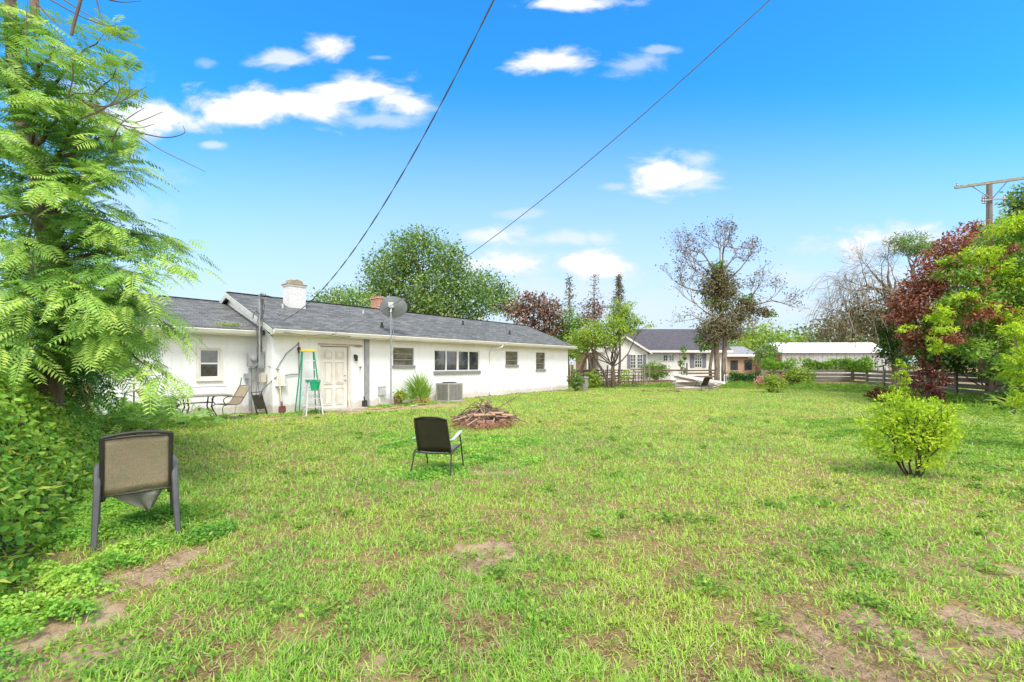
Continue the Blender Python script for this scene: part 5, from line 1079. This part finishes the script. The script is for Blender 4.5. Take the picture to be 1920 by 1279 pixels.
mb = MB(); mb.tube([(-.28,-.05,.12),(.02,.1,.62)], .014, 8); mb.build('lower_handle', m_frame, o, True); mb = MB(); mb.tube([(.02,.1,.62),(.33,.25,1.15)], .015, 8); mb.build('upper_handle', vmat('dark_green', (.06,.16,.12), (.04,.12,.09), 4, .5), o, True)
mb = MB(); mb.prism([(-.46,0),(-.14,0),(-.22,.12),(-.34,.13)], -.09, -.02, 'y'); mb.build('broom_head', vmat('bristle', (.66,.62,.52), (.5,.45,.36), 20, .9), o)
# sling chairs
m_cf = vmat('dark_bronze_frame', (.045,.042,.038), (.035,.032,.03), 6, .45); m_cg = vmat('grey_frame', (.12,.12,.13), (.085,.085,.095), 6, .45)
def meshfab(name, c1, c2, sc_=260, alpha=.0):
    m, n, l, b = newmat(name); w = n.new('ShaderNodeTexWave'); w.inputs['Scale'].default_value = sc_; w.bands_direction = 'X'; w2 = n.new('ShaderNodeTexWave'); w2.inputs['Scale'].default_value = sc_; w2.bands_direction = 'Z'
    tcn = n.new('ShaderNodeTexCoord'); l.new(tcn.outputs['Object'], w.inputs[0]); l.new(tcn.outputs['Object'], w2.inputs[0])
    f = n.new('ShaderNodeMath'); f.operation = 'MULTIPLY'; l.new(w.outputs['Fac'], f.inputs[0]); l.new(w2.outputs['Fac'], f.inputs[1])
    col = mixrgb(n, l, f.outputs[0], c2, c1); st = ramp(n, l, ntex(n, l, 230, 3, stretch=(1,1,.05)), [(.35,(.78,)*3),(.65,(1.15,)*3)]); col = mixrgb(n, l, 1.0, col, st, 'MULTIPLY')
    big = ramp(n, l, ntex(n, l, 5, 4), [(.35,(.85,.9,.8)),(.65,(1.1,1.0,.98))]); col = mixrgb(n, l, 1.0, col, big, 'MULTIPLY')
    l.new(col, b.inputs['Base Color']); b.inputs['Roughness'].default_value = .8; b.inputs['Specular IOR Level'].default_value = .15
    t = n.new('ShaderNodeBsdfTranslucent'); l.new(col, t.inputs[0]); mx = n.new('ShaderNodeMixShader'); mx.inputs[0].default_value = .25; l.new(b.outputs[0], mx.inputs[1]); l.new(t.outputs[0], mx.inputs[2]); l.new(mx.outputs[0], n['Material Output'].inputs[0]); return m
m_tanmesh = meshfab('tan_mesh', (.50,.43,.33), (.36,.31,.23)); m_olive = meshfab('olive_mesh', (.075,.075,.045), (.045,.045,.03)); m_pale = meshfab('pale_mesh', (.36,.36,.34), (.27,.27,.26))
def sheet(name, rows, m, parent, thick=.004):
    k = len(rows[0]); vs = [tuple(p) for r_ in rows for p in r_]; fs = [(i*k+j, i*k+j+1, (i+1)*k+j+1, (i+1)*k+j) for i in range(len(rows)-1) for j in range(k-1)]
    mb = MB(); mb.add(vs, fs); o = mb.build(name, m, parent, True); s_ = o.modifiers.new('s', 'SOLIDIFY'); s_.thickness = thick; return o
# near chair: tan mesh back, torn seat
nc = empty('mesh_chair', (-3.40, 4.02, 0), R(41), 'tan mesh garden chair with a torn hanging seat beside the vines', 'chair', 'garden chairs')
W_ = .235
def flat_leg(mb, pts, w, t):
    for a, b in zip(pts, pts[1:]):
        mb.bar(a, b, w, t)
for s_ in (-1, 1):
    mb = MB(); pts = [(s_*.285,-.14,0),(s_*.275,-.07,.30),(s_*.268,-.02,.52),(s_*.268,.015,.585),(s_*.268,.08,.625),(s_*.272,.30,.635),(s_*.272,.42,.615),(s_*.275,.46,.56),(s_*.28,.47,.3),(s_*.285,.49,0)]
    mb.tube(pts, [.022,.024,.026,.028,.028,.028,.028,.025,.022,.02], 8); mb.build('leg', m_cg, nc, True)
    mb = MB(); mb.tube([(s_*W_,.06,.36),(s_*W_,-.02,.62),(s_*W_,-.12,.94)], .020, 8); mb.build('back_post', m_cf, nc, True)
    mb = MB(); mb.tube([(s_*W_,.02,.395),(s_*W_,.47,.415)], .014, 8); mb.tube([(s_*W_,.04,.40),(s_*.27,.04,.40)], .012, 6); mb.build('seat_rail', m_cf, nc, True)
mb = MB(); mb.tube([(-W_,-.12,.94),(-W_*.5,-.125,.962),(0,-.127,.97),(W_*.5,-.125,.962),(W_,-.12,.94)], .014, 8); mb.tube([(-W_*.96,-.117,.925),(0,-.122,.937),(W_*.96,-.117,.925)], .011, 6); mb.build('top_rail', m_cf, nc, True)
mb = MB(); mb.tube([(-W_-.03,.035,.405),(0,.04,.400),(W_+.03,.035,.405)], .010, 6); mb.build('bottom_rail', m_cf, nc, True)
rows = []
for i in range(9):
    t = i/8; z = .418+(.925-.418)*t; y = .03-.145*t; rows.append([(-W_+.012+(2*W_-.024)*j/12, y+.022*math.sin(math.pi*j/12)*math.sin(math.pi*(t*.8+.1)), z+(.018*math.sin(math.pi*j/12) if i == 8 else 0)-(.01 if i == 0 and j < 4 else 0)) for j in range(13)])
sheet('backrest', rows, m_tanmesh, nc)
rows = []
for i in range(6):
    t = i/5; w = (1-t)**.9; cx_ = -.02+.10*t; rows.append([(cx_-.18*w+(.38*w)*j/6, .07+.04*t+.03*math.sin(j), .405-.21*t+.02*math.sin(j*.9)*(1-t)) for j in range(7)])
sheet('torn_seat', rows, m_pale, nc)
rows = [[(-W_+.012+(2*W_-.024)*j/8, .12+.34*i/5, .41-.04*math.sin(math.pi*j/8)-.03*(1-i/5)*math.sin(j*.6)) for j in range(9)] for i in range(6)]
sheet('seat', rows, m_pale, nc)
# far chair type
def chair2(name, loc, rz, label, mback, mseat, group='garden chairs', fr=None):
    fr = fr or m_cf; c = empty(name, loc, rz, label, 'chair', group); w = .25
    for s_ in (-1, 1):
        mb = MB(); mb.tube([(s_*.30,-.12,0),(s_*.28,-.02,.33),(s_*.285,.40,.38)], .011, 6); mb.build('leg', fr, c, True)
        mb = MB(); mb.tube([(s_*.29,.46,0),(s_*.285,.36,.40),(s_*.28,.30,.56)], .011, 6); mb.build('leg', fr, c, True)
        mb = MB(); mb.tube([(s_*w,.04,.31),(s_*w*.98,-.06,.60),(s_*w*.95,-.12,.80)], .012, 6); mb.build('back_post', fr, c, True)
        mb = MB(); mb.prism([(-.05,.50),(.0,.485),(.36,.565),(.36,.585),(.0,.51),(-.05,.52)], s_*.285-.025, s_*.285+.025); mb.build('armrest', vmat('pale_arm', (.5,.5,.48), (.42,.42,.4), 4, .5) if not bpy.data.materials.get('pale_arm') else bpy.data.materials['pale_arm'], c, bevel=.006)
    mb = MB(); mb.tube([(-w*.95,-.12,.80),(-.12,-.125,.825),(0,-.126,.83),(.12,-.125,.825),(w*.95,-.12,.80)], .011, 6); mb.build('top_rail', fr, c, True)
    mb = MB(); mb.tube([(-.28,-.02,.31),(0,.0,.295),(.28,-.02,.31)], .011, 6); mb.build('cross_rail', fr, c, True)
    sheet('backrest', [[(-w+.005+(2*w-.01)*j/8*(1) , .035-.155*i/6+.02*math.sin(math.pi*j/8), .31+.50*i/6+(.02*math.sin(math.pi*j/8) if i == 6 else 0)) for j in range(9)] for i in range(7)], mback, c)
    sheet('seat', [[(-w+.005+(2*w-.01)*j/8, .03+.42*i/5, .325+.04*i/5-.03*math.sin(math.pi*j/8)) for j in range(9)] for i in range(6)], mseat, c)
    return c
mc = chair2('mesh_chair', (-1.12, 6.32, 0), R(-13), 'dark olive mesh garden chair facing the fire pit', m_olive, m_pale)
pc = gnd(1320, 733); c = copy_tree(mc); c.location = (pc.x, pc.y, 0); c.rotation_euler = (R(8), 0, R(25)); tag(c, 'dark mesh chair tipped against the pile of white planks')
tb_ = H(-2.0, -.1)
m_br = vmat('bronze_tube', (.20,.17,.13), (.12,.10,.08), 5, .4)
def crv(p, k=5):
    p = [Vector(q) for q in p]; p = [p[0]*2-p[1]]+p+[p[-1]*2-p[-2]]; o = []
    for i in range(1, len(p)-2):
        for j in range(k):
            t = j/k; a, b, c, d = p[i-1:i+3]; o.append(.5*((2*b)+(c-a)*t+(2*a-5*b+4*c-d)*t*t+(3*b-a-3*c+d)*t**3))
    return o+[p[-2]]
def sleigh(loc, rz, label, sling=True):
    c = empty('spring_chair', loc, rz, label, 'chair', 'bronze garden chairs')
    for s_ in (-1, 1):
        x = s_*.27
        mb = MB(); mb.tube(crv([(x,-.34,.92),(x,-.16,.60),(x,-.02,.42),(x,.30,.42),(x,.42,.36),(x,.40,.16),(x,.26,.04),(x,-.25,.03),(x,-.36,.03)]), .013, 7); mb.build('side_frame', m_br, c, True)
        mb = MB(); mb.tube(crv([(x,.34,.42),(x+s_*.03,.42,.56),(x+s_*.03,.30,.65),(x+s_*.03,.0,.63),(x,-.17,.61)]), .013, 7); mb.build('armrest', m_br, c, True)
    mb = MB(); mb.tube([(-.27,-.34,.92),(0,-.36,.94),(.27,-.34,.92)], .013, 7); mb.build('top_rail', m_br, c, True)
    mb = MB(); mb.tube([(-.27,-.30,.03),(.27,-.30,.03)], .013, 7); mb.build('base_rail', m_br, c, True)
    if sling: sheet('sling', [[(-.26+.52*j/6, y, z) for j in range(7)] for y, z in ((-.335,.91),(-.155,.59),(-.02,.41),(.30,.41))], m_tanmesh, c)
    return c
sleigh(H(-2.9,-.1), HA+R(-80), 'bronze spring chair at the left end of the patio table')
sleigh(H(-1.1,.0), HA+R(100), 'bronze spring chair at the right end of the patio table')
sleigh((*gnd(250,806).xy, 0), R(60), 'bare bronze spring chair frame half hidden in the shrubs left of the table', False)
# patio table with a white jug
tbl = empty('patio_table', H(-2.0,-.15), HA, 'dark metal patio table under the wing window', 'table')
mb = MB(); mb.box(-.72,.72,-.38,.38,.69,.72); mb.build('tabletop', vmat('table_top', (.16,.15,.12), (.24,.22,.17), 5, .4), tbl, bevel=.01)
for sx_ in (-1,1):
    for sy_ in (-1,1): mb = MB(); mb.tube([(sx_*.30,sy_*.2,.69),(sx_*.26,sy_*.18,.4),(sx_*.42,sy_*.3,0)], .018, 6); mb.build('leg', m_cf, tbl, True)
mb = MB(); mb.box(-.26,.26,-.01,.01,.5,.53); mb.box(-.27,-.25,-.18,.18,.5,.53); mb.box(.25,.27,-.18,.18,.5,.53); mb.build('stretcher', m_cf, tbl)
o = empty('jug', H(-2.2,-.2,.722), 0, 'small white jug on the patio table', 'jug'); mb = MB(); mb.lathe([(0,0),(.06,0),(.065,.12),(.05,.16),(.02,.19),(.02,.22),(0,.22)], 14); mb.build('bottle', m_frame, o, True); mb = MB(); mb.tube([(.05,0,.15),(.09,0,.12),(.09,0,.06),(.06,0,.04)], .008, 5); mb.build('handle', m_frame, o)
# folded black chairs
o = empty('folded_chair', H(-.32,.28), HA+R(18), 'folded black chair leaning at the inner corner of the wing', 'chair')
mb = MB()
for x in (-.17,.17): mb.tube([(x,-.22,0),(x+.05,.1,.62),(x+.05,.14,.72)], .013, 6); mb.tube([(x+.03,-.14,0),(x+.02,.06,.66)], .012, 6)
mb.tube([(-.12,.12,.70),(.22,.12,.70)], .013, 6); mb.tube([(-.15,-.12,.2),(.19,-.12,.2)], .011, 6); mb.build('frame', m_cf, o, True)
mb = MB(); mb.prism([(-.12,.22),(.10,.62),(.115,.615),(-.105,.21)], -.12, .20); mb.build('sling', m_olive, o)
# pole left
o = empty('metal_stake', (*gnd(251,800).xy, 0), 0, 'thin rusty stake standing before the wing wall', 'stake'); mb = MB(); mb.tube([(0,0,0),(0,0,1.05)], .018, 6); mb.build('rod', m_rustd, o); mb = MB(); mb.tube([(0,0,1.05),(0,0,1.09)], .026, 6); mb.build('cap', m_dark, o)
# black pot behind the near chair
o = empty('black_pot', (-8.0, 9.6, 0), 0, 'black plastic pot lying tipped behind the tan mesh chair', 'pot'); mb = MB(); pm = Matrix.Translation((0,0,.17)) @ Matrix.Rotation(R(62),4,'X') @ Matrix.Rotation(R(20),4,'Y')
mb.lathe([(0,-.15),(.15,-.15),(.19,.15),(.205,.15),(.205,.18),(.175,.18),(.14,-.13),(0,-.13)], 20, pm); mb.build('pot', m_dark, o, True); mb = MB(); mb.lathe([(.206,.155),(.215,.165),(.206,.178)], 20, pm); mb.build('rim', m_dark, o)
# trash can
o = empty('trash_can', at(1096,683,26.6).xy.to_3d(), 0, 'grey ribbed trash can at the far corner of the house', 'trash can')
mb = MB(); mb.lathe([(0,0),(.2,0),(.21,.05),(.235,.72),(.25,.72),(.25,.75),(0,.75)], 20); mb.build('bin', vmat('can_grey', (.30,.30,.29), (.22,.22,.21), 5, .6), o, True)
mb = MB(); mb.lathe([(.27,.745),(.275,.78),(.2,.82),(0,.84)], 20); mb.build('lid', m_grey, o, True)
# plank pile
pl = gnd(1312, 731); o = empty('plank_pile', (pl.x, pl.y+.8, 0), 0, 'pile of pale planks fanned out near the tall vine covered tree', 'planks')
m_pp = vmat('pale_planks', (.58,.54,.50), (.42,.37,.33), 5, .85); random.seed(9)
for i in range(11):
    a = Vector((-1.5+random.uniform(-.1,.4), random.uniform(-.3,.5), .95-.08*i+random.uniform(-.03,.03))) if i < 5 else Vector((-1.3, random.uniform(-.4,.4), .12+.08*(i-5)))
    b = Vector((1.4+random.uniform(-.5,.3), random.uniform(-.7,.7), .35-.05*i+random.uniform(0,.1))) if i < 5 else Vector((1.1, random.uniform(-.4,.4), .10+.08*(i-5)))
    b.z = max(b.z, .06); mb = MB(); mb.bar(a, b, .19, .05, (0,-.75+.1*(i%3),.65)); mb.build('plank', m_pp, o)
# ring of earth / hose on the lawn
hp = at(1245, 683, 25).xy; mb = MB(); mb.tube([(hp[0]+1.1*math.cos(a*.5), 25.6+.9*math.sin(a*.5), .03+.01*math.sin(a*3)) for a in range(13)], .022, 5); o = mb.build('garden_hose', m_rustd); tag(o, 'loop of brown hose lying on the far lawn', 'hose')
# ================================================================== FIRE PIT
fp = gnd(905, 803); random.seed(14)
o = empty('fire_pit', (fp.x, fp.y+.25, 0), 0, 'low ring of red bricks for a fire in the middle of the lawn', 'fire pit')
for lay in range(3):
    for i in range(15):
        a = 2*math.pi*(i+.5*lay)/15
        if lay == 2 and i % 3 == 0: continue
        mb = MB(); m4 = Matrix.Rotation(a+random.gauss(0,.05),4,'Z') @ Matrix.Translation((.52+random.gauss(0,.012),0,.0)); mb.box(-.05,.05,-.095,.095,.005+lay*.075,.072+lay*.075, m4)
        b = mb.build('brick', m_rbrick if not bpy.data.materials.get('fire_brick') else bpy.data.materials['fire_brick'], o, bevel=.006)
m_fb = vmat('fire_brick', (.40,.20,.15), (.28,.15,.12), 9, .9, .4)
for c in o.children: c.data.materials[0] = m_fb
st = empty('stick_pile', (fp.x, fp.y+.25, .1), 0, 'heap of sticks and broken boards piled on the fire ring', 'sticks')
m_st = [m_twig, vmat('reddish_stick', (.26,.14,.10), (.16,.09,.07), 6, .9), vmat('pale_stick', (.42,.33,.26), (.3,.22,.17), 6, .9)]
for i in range(110):
    a = random.uniform(0,6.28); r = random.uniform(.1,.86); h = max(.03,.40*(1-r)+.05); c_ = Vector((math.cos(a)*r*.9, math.sin(a)*r*.6, h-.03)); d = Vector((random.gauss(0,1), random.gauss(0,.6), 0)).normalized()*random.uniform(.12,.42)
    d.z = -h*random.uniform(-.3,.9)*(1 if d.x*c_.x+d.y*c_.y > 0 else -1); rr = random.uniform(.006,.02)
    if i >= 96: continue
    mb = MB(); mb.tube([c_-d, c_+Vector((0,0,random.uniform(0,.03))), c_+d], [rr, rr, rr*.6], 5); mb.build('stick', random.choice(m_st), st)
for a, b, r in (((.2,0,.25),(1.05,.5,.72),.012),((.85,.2,.1),(.55,.3,.55),.01),((-.75,-.1,.05),(-.2,.1,.52),.018),((.5,.1,.2),(1.1,-.2,.02),.02)):
    mb = MB(); mb.tube([a, tuple((Vector(a)+Vector(b))/2+Vector((0,0,.03))), b], [r, r*.8, r*.5], 6); mb.build('stick', m_twig, st)
m_bd = vmat('tan_board', (.48,.30,.18), (.40,.24,.15), 4, .8)
for x, y, z, rz, L, w in ((.05,-.35,.24,.25,.26,.10),(.35,-.2,.27,-.1,.16,.09),(.3,.1,.26,.05,.35,.10),(-.2,-.2,.22,.5,.2,.06),(.6,-.1,.2,-.3,.15,.08)):
    mb = MB(); m4 = Matrix.Translation((x,y,z)) @ Matrix.Rotation(rz,4,'Z') @ Matrix.Rotation(R(18),4,'X'); mb.box(-L,L,-w/2,w/2,-.012,.012,m4); mb.build('board', m_bd if L < .3 else m_st[1], st)
n2 = 1400; a = rng.random(n2)*6.28; r = .5+.18*np.abs(rng.normal(size=n2)); cards('dry_grass', np.column_stack([np.cos(a)*r, np.sin(a)*r*.95, -.09+.2*rng.random(n2)]), np.column_stack([np.cos(a)*.7+rng.normal(size=n2)*.5, np.sin(a)*.6+rng.normal(size=n2)*.5, .1-.7*rng.random(n2)]), .13, .012, leafmat('straw', [(0,(.24,.13,.09)),(.6,(.42,.25,.15)),(1,(.55,.38,.16))], .2), T_BLADE, parent=st)
# ================================================================== OVERHEAD WIRES
m_wire = vmat('wire', (.10,.10,.10), (.16,.16,.16), 3, .6)
def wire(name, label, A, Bx, By, z0, a, b, r, tmax=1.75, strands=1):
    o = empty(name, A, 0, label, 'cable'); A = Vector(A)
    for s_ in range(strands):
        pts = []; k = 160 if strands > 1 else 60
        for i in range(k+1):
            t = tmax*i/k; p = Vector((Bx*t, By*t, a*t+b*t*t)); ph = t*60+s_*math.pi
            if strands > 1: p += Vector((math.cos(ph)*.008, 0, math.sin(ph)*.008))
            pts.append(p)
        mb = MB(); mb.tube(pts, r, 5); mb.build('strand', m_wire, o, True)
A1 = at(528, 602, 13.6); wire('service_cable', 'twisted power cable rising from the roof near the white chimney', A1, 6.81, -7.1, 0, .58, 3.44, .007, strands=2)
A2 = at(622, 627, 14.6); wire('phone_cable', 'thinner straight cable rising from the gutter above the door', A2, 3.7-A2.x, 6.5-A2.y, 0, 1.89, 2.4, .008)
# stuff along the gutter
p0 = H(0,-.55,2.6)
mb = MB(); pts = [H(.1,-.55,2.55)+Vector((0,0,-.08*math.sin(i*.8)**2)) + (HU*(i*.32)).to_3d() for i in range(8)]; mb.tube(pts+[A2], .009, 5); o = mb.build('gutter_cable', m_wire); tag(o, 'slack cable strung along the gutter over the ladder', 'cable')

mb = MB(); random.seed(31)
for i in range(150):
    t = random.random(); c_ = Vector((-3.72+.75*random.random()-.45*t*1.2, 2.5+1.9*t, .012)); a = random.uniform(0,6.28); L = random.uniform(.03,.16); d = Vector((math.cos(a),math.sin(a),random.uniform(0,.25)))*L
    mb.tube([c_-d*.5, c_+Vector((0,0,.01)), c_+d*.5], random.uniform(.002,.004), 4)
o = mb.build('twig_litter', m_twig); tag(o, 'fallen twigs scattered on the bare soil at the foot of the vines', 'twigs', kind='stuff')

random.seed(41)
SL_ = ['pale plank scrap on the dirt nearest the door step', 'short tan scrap board on the dirt, second out from the door step', 'tan scrap board midway along the bare dirt strip', 'pale plank scrap on the dirt before the grey downpipe', 'tan scrap board on the dirt, farthest from the door']
for i in range(5):
    p = H(2.2+.75*i, -.75-random.random()*.5-.05*i); mb = MB(); L = random.uniform(.12,.4); mb.box(-L,L,-.05,.05,.0,.03); o = mb.build('scrap_board', m_bd if i % 3 else m_pp, bevel=.006)
    o.location = (p.x, p.y, .01+.004*i); o.rotation_euler = (R(random.uniform(-3,3)), R(random.uniform(-4,4)), HA+random.gauss(0,.5)); tag(o, SL_[i], 'board', 'wood scraps on the dirt by the door')
